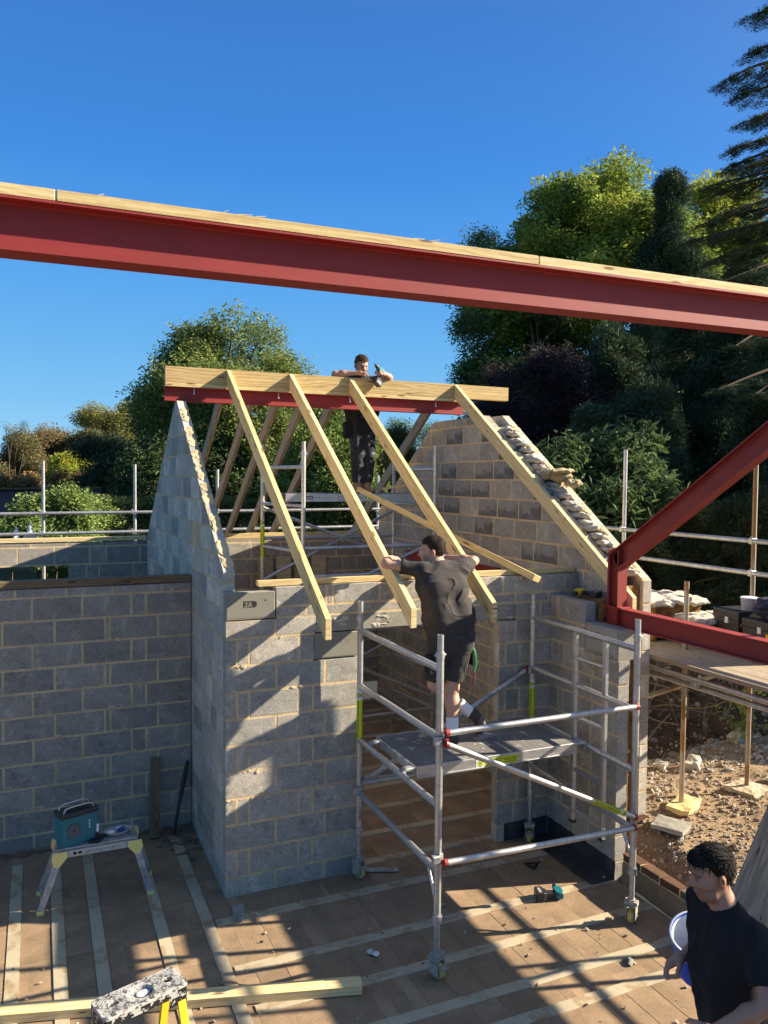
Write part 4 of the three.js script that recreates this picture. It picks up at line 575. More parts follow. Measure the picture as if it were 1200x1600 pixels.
{
  // step stool in the near corner
  const t = thing('step_stool', 'paint splashed step stool with yellow legs in the near left corner', 'step stool', [.508, 0, -4.505], .31);
  const splash = (lo, hi, th) => sz(tex(512, 512, (x, y) => { const k = Math.max(sstep(th, th + .05, at2(F.blot, x * 2, y * 2)), sstep(.66, .7, at2(F.mid, x, y))); const v = mixn(lo, hi, k) + (at2(F.fine, x, y) - .5) * .1; return [v, v * .99, v * .96]; }), .22);
  const mTop = mat({ map: splash(.30, .66, .42), roughness: .75 }), mSide = mat({ map: splash(.06, .62, .53), roughness: .6 }), W = .49, D = .20, Y = .62;
  const s = new THREE.Shape(); const a = W / 2, b = D / 2, c = .03; s.moveTo(-a + c, -b); s.lineTo(a - c, -b); s.quadraticCurveTo(a, -b, a, -b + c); s.lineTo(a, b - c); s.quadraticCurveTo(a, b, a - c, b); s.lineTo(-a + c, b); s.quadraticCurveTo(-a, b, -a, b - c); s.lineTo(-a, -b + c); s.quadraticCurveTo(-a, -b, -a + c, -b);
  const hole = (cx, cy, r, sx = 1) => { const p = new THREE.Path(); p.absellipse(cx, cy, r * sx, r, 0, Math.PI * 2, true); return p; };
  s.holes.push(hole(-.155, -.005, .026, 1.25), hole(.165, .0, .024, 1.25), hole(0, 0, .062, 1.25), hole(.105, -.062, .010), hole(.165, -.062, .010), hole(-.10, -.07, .010));
  part(t, 'tread', boxUV(new THREE.ExtrudeGeometry(s, { depth: .012, bevelEnabled: true, bevelThickness: .003, bevelSize: .003, bevelSegments: 2, curveSegments: 12 }).rotateX(-Math.PI / 2).translate(0, Y - .012, 0)), mTop, true);
  const dish = part(t, 'tray_well', lathe([[0, -.024], [.055, -.024], [.062, -.002], [.066, 0], [.060, -.028], [0, -.03]], 30).scale(1.25, 1, 1).translate(0, Y - .002, 0), mTop, true);
  part(dish, 'dried_paint', lathe([[0, -.014], [.025, -.016], [.033, -.022]], 20).scale(1.2, 1, .9).translate(.022, Y + .001, -.012), M.white, true);
  // diamond tread pattern standing proud
  const ribs = []; for (let i = -16; i <= 16; i++) for (const sg of [-1, 1]) { for (let k = -6; k <= 6; k++) { const u = i * .022 + sg * k * .016, v = k * .0155; if (Math.abs(u) > a - .02 || Math.abs(v) > b - .015) continue; if (Math.hypot(u / 1.25, v) < .074 || Math.hypot((u + .155) / 1.25, v + .005) < .036 || Math.hypot((u - .165) / 1.25, v) < .034) continue; ribs.push(box(.020, .0022, .0026, .0006).rotateY(sg * -.77).translate(u, Y + .004, v)); } }
  part(t, 'tread_pattern', ribs, mTop, true).userData.kind = 'stuff';
  const side = (w, x0, z0, turn) => part(t, 'skirt', prism([[-w / 2, -.095], [-w / 2 + .06, -.085], [-w / 2 + .09, -.055], [w / 2 - .09, -.055], [w / 2 - .06, -.085], [w / 2, -.095], [w / 2, 0], [-w / 2, 0]], .012, .002).rotateY(turn).translate(x0, Y - .004, z0), mSide, true);
  const skirt = (w, x0, z0, turn) => part(t, 'skirt', [boxUV(prism([[-w / 2, -.05], [w / 2, -.05], [w / 2, 0], [-w / 2, 0]], .012, .002)), boxUV(prism([[-w / 2, -.10], [-w / 2 + .10, -.10], [-w / 2 + .08, -.05], [-w / 2, -.05]], .012, .002)), boxUV(prism([[w / 2 - .10, -.10], [w / 2, -.10], [w / 2, -.05], [w / 2 - .08, -.05]], .012, .002))].map((g) => g.rotateY(turn).translate(x0, Y - .006, z0)), mSide, true);
  skirt(W - .02, 0, b, 0); skirt(W - .02, 0, -b + .012, 0); skirt(D - .02, a, 0, Math.PI / 2); skirt(D - .02, -a + .012, 0, Math.PI / 2);
  const leg = (x, z, fx, fz) => { const l = part(t, 'leg', timber(V(x, Y - .06, z), V(fx, .03, fz), .045, .024, { up: V(0, 0, 1), c: .003 }), M.yellow, true); part(l, 'foot', timber(V(fx, .035, fz), V(fx, 0, fz), .055, .034, { up: V(0, 0, 1), c: .004 }), M.blackPlastic, true); };
  leg(a - .04, b - .02, a - .02, b + .13); leg(a - .04, -b + .02, a - .02, -b - .13); leg(-a + .04, b - .02, -a + .02, b + .13); leg(-a + .04, -b + .02, -a + .02, -b - .13);
  part(t, 'step', boxAt(-a + .03, a - .03, .30, .32, .10, .22, .004), M.yellow, true);
}
{
  // on the scaffold boards: tool boxes, tub, jacket, wool bales
  const tb = (name, label, x, z, w, h, d, mk) => { const t = thing('tool_box', label, 'tool box', [x, 1.89, z], -.12); part(t, 'case', [rbox(w, h * .78, d, .015).translate(0, h * .39, 0), ...[-1, 0, 1].map((i) => rbox(.03, h * .6, .012, .004).translate(i * w * .3, h * .36, d / 2 + .004))], M.blackPlastic, true); part(t, 'lid', [rbox(w + .012, h * .22, d + .012, .012).translate(0, h * .885, 0)], M.blackPlastic, true); for (const s of [-1, 1]) part(t, 'latch', rbox(.035, .05, .012, .004).translate(s * w * .32, h * .74, d / 2 + .014), mk || M.greyPlastic, true); part(t, 'side_latch', rbox(.012, .055, .04, .004).translate(-w / 2 - .008, h * .76, .02), M.white, true); return t; };
  const a = tb('tool_box', 'tall black tool box nearest the wool on the scaffold boards', 6.28, -5.62, .30, .40, .34);
  const word = mat({ map: printTex(64, 256, (x) => { x.fillStyle = '#f0b400'; x.fillRect(0, 0, 64, 256); x.save(); x.translate(44, 240); x.rotate(-Math.PI / 2); x.fillStyle = '#111'; x.font = 'bold 50px sans-serif'; x.fillText('DEWALT', 4, 0); x.restore(); }), roughness: .5 });
  const b = tb('tool_box', 'second black tool box with a yellow name strip and pale label', 6.30, -5.20, .42, .36, .40);
  part(b, 'name_strip', clean(new THREE.PlaneGeometry(.05, .19)).rotateY(-Math.PI / 2).translate(-.2165, .16, .12), word, true);
  part(b, 'label', clean(new THREE.PlaneGeometry(.16, .12)).rotateY(-Math.PI / 2).translate(-.2165, .12, -.06), mat({ map: printTex(128, 96, (x) => { x.fillStyle = '#d9d6cf'; x.fillRect(0, 0, 128, 96); x.fillStyle = '#d8651a'; x.fillRect(0, 0, 128, 22); x.fillStyle = '#333'; for (let i = 0; i < 5; i++) x.fillRect(10, 32 + i * 12, 50 + (i * 37) % 50, 6); }), roughness: .6 }), true);
  const tub = thing('plastic_tub', 'cloudy plastic tub with a lid standing on the tool boxes', 'tub', [6.28, 2.295, -5.50]);
  part(tub, 'tub', lathe([[.0, 0], [.068, 0], [.078, .11], [.078, .115], [0, .115]], 24), mat({ rgb: [.55, .57, .62], roughness: .35, transmission: .35, thickness: 0 }), true); part(tub, 'lid', lathe([[0, .132], [.078, .13], [.084, .124], [.084, .114], [0, .114]], 24), mat({ rgb: [.66, .68, .72], roughness: .4 }), true);
  const folds = []; for (let i = 0; i < 7; i++) folds.push(soft(new THREE.IcosahedronGeometry(1, 5).scale(.16, .05, .12), .012, 17, i * 3, .003).rotateY(i * .7).translate(6.30 + .04 * Math.sin(i * 2), 2.28 + .035 * i * .6, -5.22 + .05 * Math.cos(i * 1.7)));
  single('jacket', 'dark navy jacket bundled on top of the tool boxes', 'jacket', folds, mat({ rgb: [.022, .026, .045], roughness: .8 }));
  const bale = (cx, y, cz, w, h, d, seed) => soft(new THREE.BoxGeometry(w, h, d, 26, 14, 26), .014, 11, seed, .005).translate(cx, y + h / 2, cz);
  const w1 = thing('wool_bale', 'larger bale of mineral wool with a fluffy white top', 'insulation', [6.15, 1.89, -6.55]); part(w1, 'bale', bale(6.12, 1.895, -6.55, .62, .36, .62, 1), M.woolBrown); part(w1, 'fluff', [...Array(9)].map((_, i) => soft(new THREE.IcosahedronGeometry(1, 6).scale(.20, .04, .20), .009, 15, i, .005).translate(5.9 + (i % 3) * .22, 2.27 + .02 * (i % 2), -6.78 + Math.floor(i / 3) * .22)), M.woolWhite);
  const w2 = thing('wool_bale', 'lower bale of mineral wool next to the tool boxes', 'insulation', [6.25, 1.89, -6.0]); part(w2, 'bale', bale(6.28, 1.895, -6.0, .52, .24, .42, 5), M.woolBrown); part(w2, 'fluff', [...Array(6)].map((_, i) => soft(new THREE.IcosahedronGeometry(1, 6).scale(.15, .03, .15), .008, 17, i + 20, .005).translate(6.10 + (i % 3) * .18, 2.14, -6.10 + Math.floor(i / 3) * .2)), M.woolWhite);
}
{
  single('scaffold_board', 'grey weathered board leaning up at the right edge behind the near worker', 'scaffold board', timber(V(3.70, .80, -3.27), V(4.30, 2.30, -3.09), .27, .02, { up: V(-.55, .1, .8) }), M.oldWood);
  for (const [x, z, l] of [[2.25, -5.24, 'crumpled silver wrapper on the floor left of the tower'], [3.02, -5.63, 'small grey scrap on the floor under the tower'], [3.95, -4.42, 'pale mortar lump on the sunlit floor between the beams']]) single('scrap', l, 'scrap', soft(new THREE.IcosahedronGeometry(1, 3).scale(.05, .014, .022), .006, 45, x * 10).rotateY(x).translate(x, .016, z), l.includes('silver') ? M.zinc : M.padstone);
  // heap of cut roots and twigs on the bank
  const r = rng(77), tw = []; for (let i = 0; i < 70; i++) { const x = rr(5.9, 9.2, r), z = rr(-8.4, -7.3, r), y = M.hgt(x, z) + rr(.1, .95, r); const dir = V(rr(-1, 1, r), rr(-.7, .3, r), rr(-.5, .6, r)).normalize(), L = rr(.5, 1.3, r); const pts = [0, .33, .66, 1].map((t) => V(x, y, z).addScaledVector(dir, (t - .5) * L).add(V(rr(-.09, .09, r), rr(-.09, .06, r) - .12 * t * t, rr(-.09, .09, r)))); tw.push(bent(pts, rr(.004, .013, r), 12, 5)); }
  setting('brushwood', tw, M.barkPale, 'stuff', 'heap of pale cut roots and twigs lying on the soil bank');
  const lumpB = (x, z, s, a, label) => single('broken_block', label, 'broken block', roughen(boxUV(new THREE.BoxGeometry(s, s * .5, s * .7, 4, 3, 4).rotateY(a).rotateZ(.3).translate(x, M.hgt(x, z) + s * .25, z)), .008, 20, a), M.pale);
  lumpB(6.86, -6.72, .20, .6, 'pale broken block tilted in the soil between the posts'); lumpB(6.60, -6.95, .15, 1.9, 'smaller broken block half buried left of the tilted one'); lumpB(7.2, -5.9, .16, .3, 'pale half block on the gravel behind the farther post pad'); lumpB(8.1, -7.2, .24, .1, 'flat pale block lying near the roots on the bank');
}

// ---------------------------------------------------------------- people: smooth fields meshed as one skin, clothes over it
function surfaceNet(sdf, mn, mx, h, color) {
  const nx = Math.ceil((mx[0] - mn[0]) / h) + 1, ny = Math.ceil((mx[1] - mn[1]) / h) + 1, nz = Math.ceil((mx[2] - mn[2]) / h) + 1, S = new Float32Array(nx * ny * nz), B = 5;
  const id = (i, j, k) => (k * ny + j) * nx + i;
  for (let k0 = 0; k0 < nz; k0 += B) for (let j0 = 0; j0 < ny; j0 += B) for (let i0 = 0; i0 < nx; i0 += B) {
    const c = (B - 1) / 2 * h, d = sdf(mn[0] + i0 * h + c, mn[1] + j0 * h + c, mn[2] + k0 * h + c), far = Math.abs(d) > B * h * 1.7 + .01;
    for (let k = k0; k < Math.min(nz, k0 + B); k++) for (let j = j0; j < Math.min(ny, j0 + B); j++) for (let i = i0; i < Math.min(nx, i0 + B); i++) S[id(i, j, k)] = far ? d : sdf(mn[0] + i * h, mn[1] + j * h, mn[2] + k * h);
  }
  const vi = new Int32Array(nx * ny * nz).fill(-1), P = [];
  for (let k = 0; k < nz - 1; k++) for (let j = 0; j < ny - 1; j++) for (let i = 0; i < nx - 1; i++) {
    let n = 0, x = 0, y = 0, z = 0; const v = []; for (let c = 0; c < 8; c++) v.push(S[id(i + (c & 1), j + (c >> 1 & 1), k + (c >> 2))]);
    if (v.every((q) => q > 0) || v.every((q) => q <= 0)) continue;
    for (let c = 0; c < 8; c++) for (const b of [1, 2, 4]) if (!(c & b)) { const e = c | b; if ((v[c] > 0) !== (v[e] > 0)) { const t = v[c] / (v[c] - v[e]); x += (c & 1) + (b === 1 ? t : 0); y += (c >> 1 & 1) + (b === 2 ? t : 0); z += (c >> 2) + (b === 4 ? t : 0); n++; } }
    vi[id(i, j, k)] = P.length / 3; P.push(mn[0] + (i + x / n) * h, mn[1] + (j + y / n) * h, mn[2] + (k + z / n) * h);
  }
  const I = []; const quad = (a, b, c, d, f) => { if (a < 0 || b < 0 || c < 0 || d < 0) return; f ? I.push(a, b, c, a, c, d) : I.push(a, c, b, a, d, c); };
  for (let k = 1; k < nz - 1; k++) for (let j = 1; j < ny - 1; j++) for (let i = 1; i < nx - 1; i++) {
    const s = S[id(i, j, k)] > 0;
    if (s !== (S[id(i + 1, j, k)] > 0)) quad(vi[id(i, j - 1, k - 1)], vi[id(i, j, k - 1)], vi[id(i, j, k)], vi[id(i, j - 1, k)], !s);
    if (s !== (S[id(i, j + 1, k)] > 0)) quad(vi[id(i - 1, j, k - 1)], vi[id(i - 1, j, k)], vi[id(i, j, k)], vi[id(i, j, k - 1)], !s);
    if (s !== (S[id(i, j, k + 1)] > 0)) quad(vi[id(i - 1, j - 1, k)], vi[id(i, j - 1, k)], vi[id(i, j, k)], vi[id(i - 1, j, k)], !s);
  }
  const g = new THREE.BufferGeometry(); g.setAttribute('position', new THREE.BufferAttribute(new Float32Array(P), 3)); g.setIndex(I);
  const nn = new Float32Array(P.length), e = h * .6; for (let q = 0; q < P.length; q += 3) { const x = P[q], y = P[q + 1], z = P[q + 2]; const v = V(sdf(x + e, y, z) - sdf(x - e, y, z), sdf(x, y + e, z) - sdf(x, y - e, z), sdf(x, y, z + e) - sdf(x, y, z - e)).normalize(); nn[q] = v.x; nn[q + 1] = v.y; nn[q + 2] = v.z; } g.setAttribute('normal', new THREE.BufferAttribute(nn, 3));
  if (color) { const C = new Float32Array(P.length); for (let q = 0; q < P.length; q += 3) { const c = color(P[q], P[q + 1], P[q + 2]); C[q] = c[0]; C[q + 1] = c[1]; C[q + 2] = c[2]; } g.setAttribute('color', new THREE.BufferAttribute(C, 3)); }
  const uv = new Float32Array(P.length / 3 * 2); for (let q = 0; q < P.length / 3; q++) { uv[2 * q] = P[3 * q] + P[3 * q + 2]; uv[2 * q + 1] = P[3 * q + 1]; } g.setAttribute('uv', new THREE.BufferAttribute(uv, 2));
  return g;
}
const smin = (a, b, k) => { const h = Math.max(k - Math.abs(a - b), 0) / k; return Math.min(a, b) - h * h * k * .25; };
function capsule(a, b, ra, rb) { const d = [b[0] - a[0], b[1] - a[1], b[2] - a[2]], L = d[0] * d[0] + d[1] * d[1] + d[2] * d[2] || 1e-9; return (x, y, z) => { const px = x - a[0], py = y - a[1], pz = z - a[2]; const t = cl((px * d[0] + py * d[1] + pz * d[2]) / L); return Math.hypot(px - t * d[0], py - t * d[1], pz - t * d[2]) - (ra + (rb - ra) * t); }; }
const ellip = (c, r) => (x, y, z) => { const q = Math.hypot((x - c[0]) / r[0], (y - c[1]) / r[1], (z - c[2]) / r[2]); const m = Math.min(...r); return (q - 1) * m * (q < 1 ? 1 : 1.15); };
const blend = (l, k) => (x, y, z) => { let d = l[0](x, y, z); for (let i = 1; i < l.length; i++) d = smin(d, l[i](x, y, z), k); return d; };
const turned = (f, c, m) => { const e = new THREE.Matrix4().makeRotationFromEuler(new THREE.Euler(...m, 'YXZ')).invert().elements; return (x, y, z) => { x -= c[0]; y -= c[1]; z -= c[2]; return f(e[0] * x + e[4] * y + e[8] * z, e[1] * x + e[5] * y + e[9] * z, e[2] * x + e[6] * y + e[10] * z); }; };
const span = (pts, pad) => [[0, 1, 2].map((i) => Math.min(...pts.map((p) => p[i])) - pad), [0, 1, 2].map((i) => Math.max(...pts.map((p) => p[i])) + pad)];
function headField(o) {                                               // own axes: y up, z towards the face, origin between the ears
  const skull = ellip([0, .032, -.012], [.077, .092, .098]), face = ellip([0, -.035, .022], [.061, .083, .074]), jaw = capsule([-.030, -.085, .030], [.030, -.085, .030], .030, .030), chin = capsule([0, -.100, .058], [0, -.094, .064], .021, .017);
  const nose = capsule([0, .006, .090], [0, -.030, .111], .0085, .0125), nw = capsule([-.011, -.034, .098], [.011, -.034, .098], .0085, .0085), brow = capsule([-.034, .018, .078], [.034, .018, .078], .011, .011), lipU = capsule([-.017, -.063, .088], [.017, -.063, .088], .0062, .0062), lipL = capsule([-.013, -.073, .087], [.013, -.073, .087], .0068, .0068), ckL = ellip([.040, -.022, .058], [.024, .022, .024]), ckR = ellip([-.040, -.022, .058], [.024, .022, .024]);
  const base = blend([skull, face, jaw, chin, brow, ckL, ckR], .03), eyeL = ellip([.030, .002, .090], [.016, .011, .012]), eyeR = ellip([-.030, .002, .090], [.016, .011, .012]), balL = ellip([.030, .001, .078], [.0125, .0115, .0125]), balR = ellip([-.030, .001, .078], [.0125, .0115, .0125]);
  const ear = (s) => { const a = turned(ellip([0, 0, 0], [.009, .031, .018]), [s * .080, -.006, -.012], [.15, s * .42, s * -.12]), cav = turned(ellip([0, 0, 0], [.010, .018, .009]), [s * .089, -.003, -.006], [.15, s * .42, 0]); return (x, y, z) => Math.max(a(x, y, z), -cav(x, y, z)); }; const e1 = ear(1), e2 = ear(-1);
  const skin = (x, y, z) => { let d = base(x, y, z); d = smin(d, nose(x, y, z), .014); d = smin(d, nw(x, y, z), .010); d = Math.max(d, -Math.min(eyeL(x, y, z), eyeR(x, y, z)) ); d = Math.min(d, balL(x, y, z), balR(x, y, z)); d = smin(d, lipU(x, y, z), .008); d = smin(d, lipL(x, y, z), .008); d = smin(d, e1(x, y, z), .008); return smin(d, e2(x, y, z), .008); };
  const th = o.hair ?? .012, top = o.top ?? .01;
  const hair = (x, y, z) => { const n = Math.sin(x * 150 + z * 90) * Math.sin(z * 130 - y * 110) * .0012 + Math.sin(x * 70 + y * 90 + z * 50) * .0015; const bulk = th + top * sstep(.03, .11, y) + (o.fringe || 0) * sstep(.04, .09, z) * sstep(.04, .08, y) + n; let d = skull(x, y, z) - bulk; const line = z > .052 ? .071 - (z - .052) * .1 : z > .0 ? mixn(.014, .071, sstep(.0, .052, z)) : z > -.03 ? mixn(-.006, .014, sstep(-.03, .0, z)) : mixn(-.066, -.006, sstep(-.07, -.03, z)); d = Math.max(d, (line - y) * .7); return Math.max(d, -(Math.hypot((x - Math.sign(x) * .083), (y + .004) * .8, (z + .010)) - .026)); };
  const col = (x, y, z) => { let c = [...o.skin]; const k = sstep(-.028, -.05, y) * sstep(.0, .03, z) * (o.beard ?? .35); c = c.map((q, i) => q * (1 - k * [.45, .42, .35][i])); if (Math.min(lipU(x, y, z), lipL(x, y, z)) < .002) c = c.map((q, i) => q * [.95, .6, .6][i]); if (e1(x, y, z) < .004 || e2(x, y, z) < .004) c = c.map((q, i) => q * [1.08, .92, .9][i]); if (z > .07 && Math.abs(Math.abs(x) - .030) < .022 && y > .014 && y < .027) c = c.map((q) => q * .35); if (balL(x, y, z) < .0015 || balR(x, y, z) < .0015) { const dx = Math.abs(Math.abs(x) - .030); c = dx < .006 ? [.03, .02, .015] : [.5, .48, .45]; if (y > .006) c = o.skin.map((q) => q * .6); } if (z > .095 && y < -.03 && y > -.045) c = c.map((q) => q * .93); return c; };
  return { skin, hair, col };
}
function handField(w, dir, nrm, curl, side, sp = 1) {                   // wrist, pointing direction, back-of-hand direction, curl, which side the thumb is on
  const d = V(...dir).normalize(), n = V(...nrm).addScaledVector(d, -V(...nrm).dot(d)).normalize(), s = new THREE.Vector3().crossVectors(d, n).multiplyScalar(side), W = V(...w);
  const q = (f, a, b) => { const p = W.clone().addScaledVector(d, f).addScaledVector(s, a).addScaledVector(n, b); return [p.x, p.y, p.z]; };
  const l = [capsule(q(.0, 0, 0), q(.03, 0, 0), .026, .030), capsule(q(.035, -.022, 0), q(.085, -.027, 0), .017, .015), capsule(q(.035, 0, 0), q(.09, 0, .002), .017, .015), capsule(q(.035, .022, 0), q(.088, .026, 0), .017, .015)], pts = [q(0, 0, 0)], fing = [];
  [[-.029, .058, .072], [-.010, .068, .078], [.010, .074, .088], [.029, .066, .088]].forEach(([a, len, f0], i) => { let p = [f0, a * sp, .002], ang = curl * .45; const seg = [.46, .31, .23], rad = [.0098, .009, .0083, .0072]; for (let k = 0; k < 3; k++) { const nx = [p[0] + Math.cos(ang) * len * seg[k], p[1] + a * .12, p[2] - Math.sin(ang) * len * seg[k]]; fing.push([i, capsule(q(...p), q(...nx), rad[k], rad[k + 1])]); pts.push(q(...nx)); p = nx; ang += curl * (.75 - .1 * k); } });
  const th = [[.022, .024, -.004], [.048, .050, -.014], [.074, .058, -.026 * (1 + curl * .4)], [.092, .052, -.036 * (1 + curl * .5)]]; const tl = [0, 1, 2].map((k) => capsule(q(...th[k]), q(...th[k + 1]), [.016, .0115, .010][k], [.0115, .010, .0085][k])); th.forEach((p) => pts.push(q(...p)));
  const palm = blend(l, .02), tb = blend(tl, .008); const f4 = [0, 1, 2, 3].map((i) => blend(fing.filter((f) => f[0] === i).map((f) => f[1]), .004));
  return { f: (x, y, z) => { let v = smin(palm(x, y, z), tb(x, y, z), .014); let m = 9; for (const f of f4) m = Math.min(m, f(x, y, z)); return smin(v, m, .007); }, pts };
}
const clothM = (rgb, o = {}) => mat({ map: again(M.clothTex, .25), bumpMap: again(M.clothTex, .12), bumpScale: .0012, rgb, roughness: .95, ...o });
M.clothTex = tex(256, 256, (x, y) => { const v = .82 + (at2(F.soft2, x * 3, y * 3) - .5) * .22 + (at2(F.fine, x, y) - .5) * .16 + (at2(F.grit, x, y) - .5) * .06; return [v, v, v]; });
function person(o) {
  const t = thing('person', o.label, 'person', o.at, o.turn), J = o.J, dist = (a, b) => Math.hypot(a[0] - b[0], a[1] - b[1], a[2] - b[2]), mid = (a, b, k = .5) => a.map((q, i) => q + (b[i] - q) * k), skinC = o.skin;
  const limb = (a, b, c, r) => [capsule(J[a], mid(J[a], J[b], .45), r[0], r[1]), capsule(mid(J[a], J[b], .45), J[b], r[1], r[2]), capsule(J[b], mid(J[b], J[c], .35), r[2], r[3]), capsule(mid(J[b], J[c], .35), J[c], r[3], r[4])];
  const armR = [.052, .046, .038, .041, .026], legR = [.085, .070, .052, .056, .036];
  const arms = ['L', 'R'].map((s) => blend(limb('sh' + s, 'el' + s, 'wr' + s, armR), .03)), legs = ['L', 'R'].map((s) => blend(limb('hip' + s, 'kn' + s, 'an' + s, legR), .04));
  const bar = (c, w, r, r2 = r) => { const a = J[c], d = J[c + 'x']; return capsule([a[0] - d[0] * w, a[1] - d[1] * w, a[2] - d[2] * w], [a[0] + d[0] * w, a[1] + d[1] * w, a[2] + d[2] * w], r, r2); };
  const sides = (p, q, wp, wq, rp, rq) => [-1, 1].map((s) => capsule(J[p].map((v, i) => v + s * wp * J[p + 'x'][i]), J[q].map((v, i) => v + s * wq * J[q + 'x'][i]), rp, rq));
  const tk = .88 * (o.fit || 1), trunk = blend([bar('pelvis', .070, .100 * tk), bar('waist', .07, .090 * tk), bar('chest', .084, .108 * tk), ...sides('waist', 'chest', .07, .084, .092 * tk, .105 * tk), ...sides('pelvis', 'waist', .07, .07, .098 * tk, .092 * tk), capsule(J.shL, J.shR, .050, .050), capsule(J.chest, J.neck, .1 * tk, .056)], .06);
  const hd = headField({ ...o.head, skin: skinC }), headS = turned(hd.skin, J.head, o.look), hairS = turned(hd.hair, J.head, o.look), colS = turnedCol(hd.col, J.head, o.look);
  const neckEnd = (() => { const v = V(0, -.05, -.018).applyEuler(new THREE.Euler(...o.look, 'YXZ')); return [J.head[0] + v.x, J.head[1] + v.y, J.head[2] + v.z]; })();
  const neck = capsule(J.neck, neckEnd, .060, .054);
  const hands = o.hands.map((h) => handField(...h));
  const bodyF = (x, y, z) => { let d = smin(trunk(x, y, z), neck(x, y, z), .05); for (const a of arms) d = smin(d, a(x, y, z), .04); for (const l of legs) d = smin(d, l(x, y, z), .05); return d; };
  const all = (x, y, z) => { let d = smin(bodyF(x, y, z), headS(x, y, z), .018); for (const h of hands) d = smin(d, h.f(x, y, z), .015); return d; };
  const pts = Object.entries(J).filter(([k]) => !k.endsWith('x')).map(([, p]) => p), [mn, mx] = span(pts, .19);
  const tone = (x, y, z) => { const k = 1 + .07 * Math.sin(x * 31 + y * 17) * Math.sin(z * 29 + y * 11); return skinC.map((q) => q * k); };
  const nearHead = (x, y, z) => dist([x, y, z], J.head) < .135;
  const geos = [surfaceNet((x, y, z) => { let d = bodyF(x, y, z); return smin(d, headS(x, y, z), .018); }, mn, mx, .011, (x, y, z) => nearHead(x, y, z) ? colS(x, y, z) : tone(x, y, z))];
  // finer skins laid over the coarse one: head and hands, joined into the same body
  { const [a, b] = span([J.head], .16); geos.push(surfaceNet((x, y, z) => Math.max(smin(headS(x, y, z), neck(x, y, z), .018) - .0012, dist([x, y, z], J.head) - .150), a, b, o.fineHead || .0042, colS)); }
  hands.forEach((h) => { const [a, b] = span(h.pts, .03); geos.push(surfaceNet((x, y, z) => h.f(x, y, z) - .0008, a, b, .0038, tone)); });
  const skinM = mat({ rgb: [1, 1, 1], roughness: .55, vertexColors: true });
  part(t, 'body', geos.map((g) => g.toNonIndexed()), skinM, true);
  { // hair: a shell with short locks lying over it
    const [a, b] = span([J.head], .18), shell = surfaceNet(hairS, a, b, .004), p = shell.attributes.position, nn = shell.attributes.normal, r = rng(97), pos = []; const fw = V(0, 0, 1).applyEuler(new THREE.Euler(...o.look, 'YXZ')), L0 = (o.head.hair + o.head.top) * 1.5 + .006, cnt = o.locks || 900;
    for (let i = 0; i < cnt; i++) { const k = Math.floor(r() * p.count), P = V(p.getX(k), p.getY(k), p.getZ(k)), n = V(nn.getX(k), nn.getY(k), nn.getZ(k)); if (n.y < -.55) continue; const up = P.y - J.head[1]; const flow = fw.clone().multiplyScalar(up > .07 ? 1 : .15).add(V((r() - .5) * .35, up > .09 ? .1 : -.9, (r() - .5) * .35)); flow.addScaledVector(n, -flow.dot(n)).normalize(); const sd = new THREE.Vector3().crossVectors(n, flow), L = L0 * rr(.6, 1.4, r), w = .0016 + .0016 * r(); let q0 = P.clone().addScaledVector(n, -.002); for (let s = 0; s < 3; s++) { const t0 = s / 3, t1 = (s + 1) / 3, f = (t) => P.clone().addScaledVector(flow, L * t).addScaledVector(n, .0022 * Math.sin(t * 3) + .001 - L * t * t * .12); const A = s ? f(t0) : q0, B = f(t1), wa = w * (1 - t0 * .8), wb = w * (1 - t1 * .9); const q = [A.clone().addScaledVector(sd, wa), A.clone().addScaledVector(sd, -wa), B.clone().addScaledVector(sd, -wb), B.clone().addScaledVector(sd, wb)]; for (const j of [0, 1, 2, 0, 2, 3]) pos.push(q[j].x, q[j].y, q[j].z); } }
    const lk = new THREE.BufferGeometry(); lk.setAttribute('position', new THREE.BufferAttribute(new Float32Array(pos), 3)); lk.computeVertexNormals(); part(t, 'hair', [shell.toNonIndexed(), lk], mat({ rgb: o.head.rgb, roughness: .85, specularIntensity: .35 , clearcoat: 0 }), true); }
  // clothes
  const wr = (x, y, z, a) => { const u = n3(x * 6 + 11, y * 6 + 5, z * 6) * 2.2, f = n3(x * 13 + u, y * 17 + u * 1.6, z * 13 - u), g = 1 - Math.abs(2 * n3(x * 9 + u * 1.7 + 40, y * 11 - u, z * 9 + 20) - 1); return a * ((f - .5) * 1.5 - (g * g * g - .25) * 1.5); };
  const cover = (name, f, m, h = .009) => { const [a, b] = span(pts, .2); const g = surfaceNet(f, a, b, h); if (g.index.count) return part(t, name, g.toNonIndexed(), m, true); };
  const along = (p, a, b) => { const d = b.map((q, i) => q - a[i]), L = d.reduce((s, q) => s + q * q, 0); return p.reduce((s, q, i) => s + (q - a[i]) * d[i], 0) / L; };
  const planeAt = (c, n) => { const q = V(...n).normalize(); return (x, y, z) => (x - c[0]) * q.x + (y - c[1]) * q.y + (z - c[2]) * q.z; };
  {
    const sl = o.sleeve ?? .62, E = ['L', 'R'].map((s) => mid(J['sh' + s], J['el' + s], sl)), lims = ['L', 'R'].map((s, i) => planeAt(E[i], J['el' + s].map((q, k) => q - J['sh' + s][k])));
    const sleeves = ['L', 'R'].map((s, i) => capsule(J['sh' + s], E[i], .068, .066));
    const hem = planeAt(J.hem || [J.pelvis[0], J.pelvis[1] + .0, J.pelvis[2]], V(...J.waist).sub(V(...J.chest)).toArray()), neckC = capsule(J.neck.map((q, i) => q + (neckEnd[i] - J.neck[i]) * .55), J.head.map((q, i) => q + (neckEnd[i] - J.neck[i]) * .3), .079, .13);
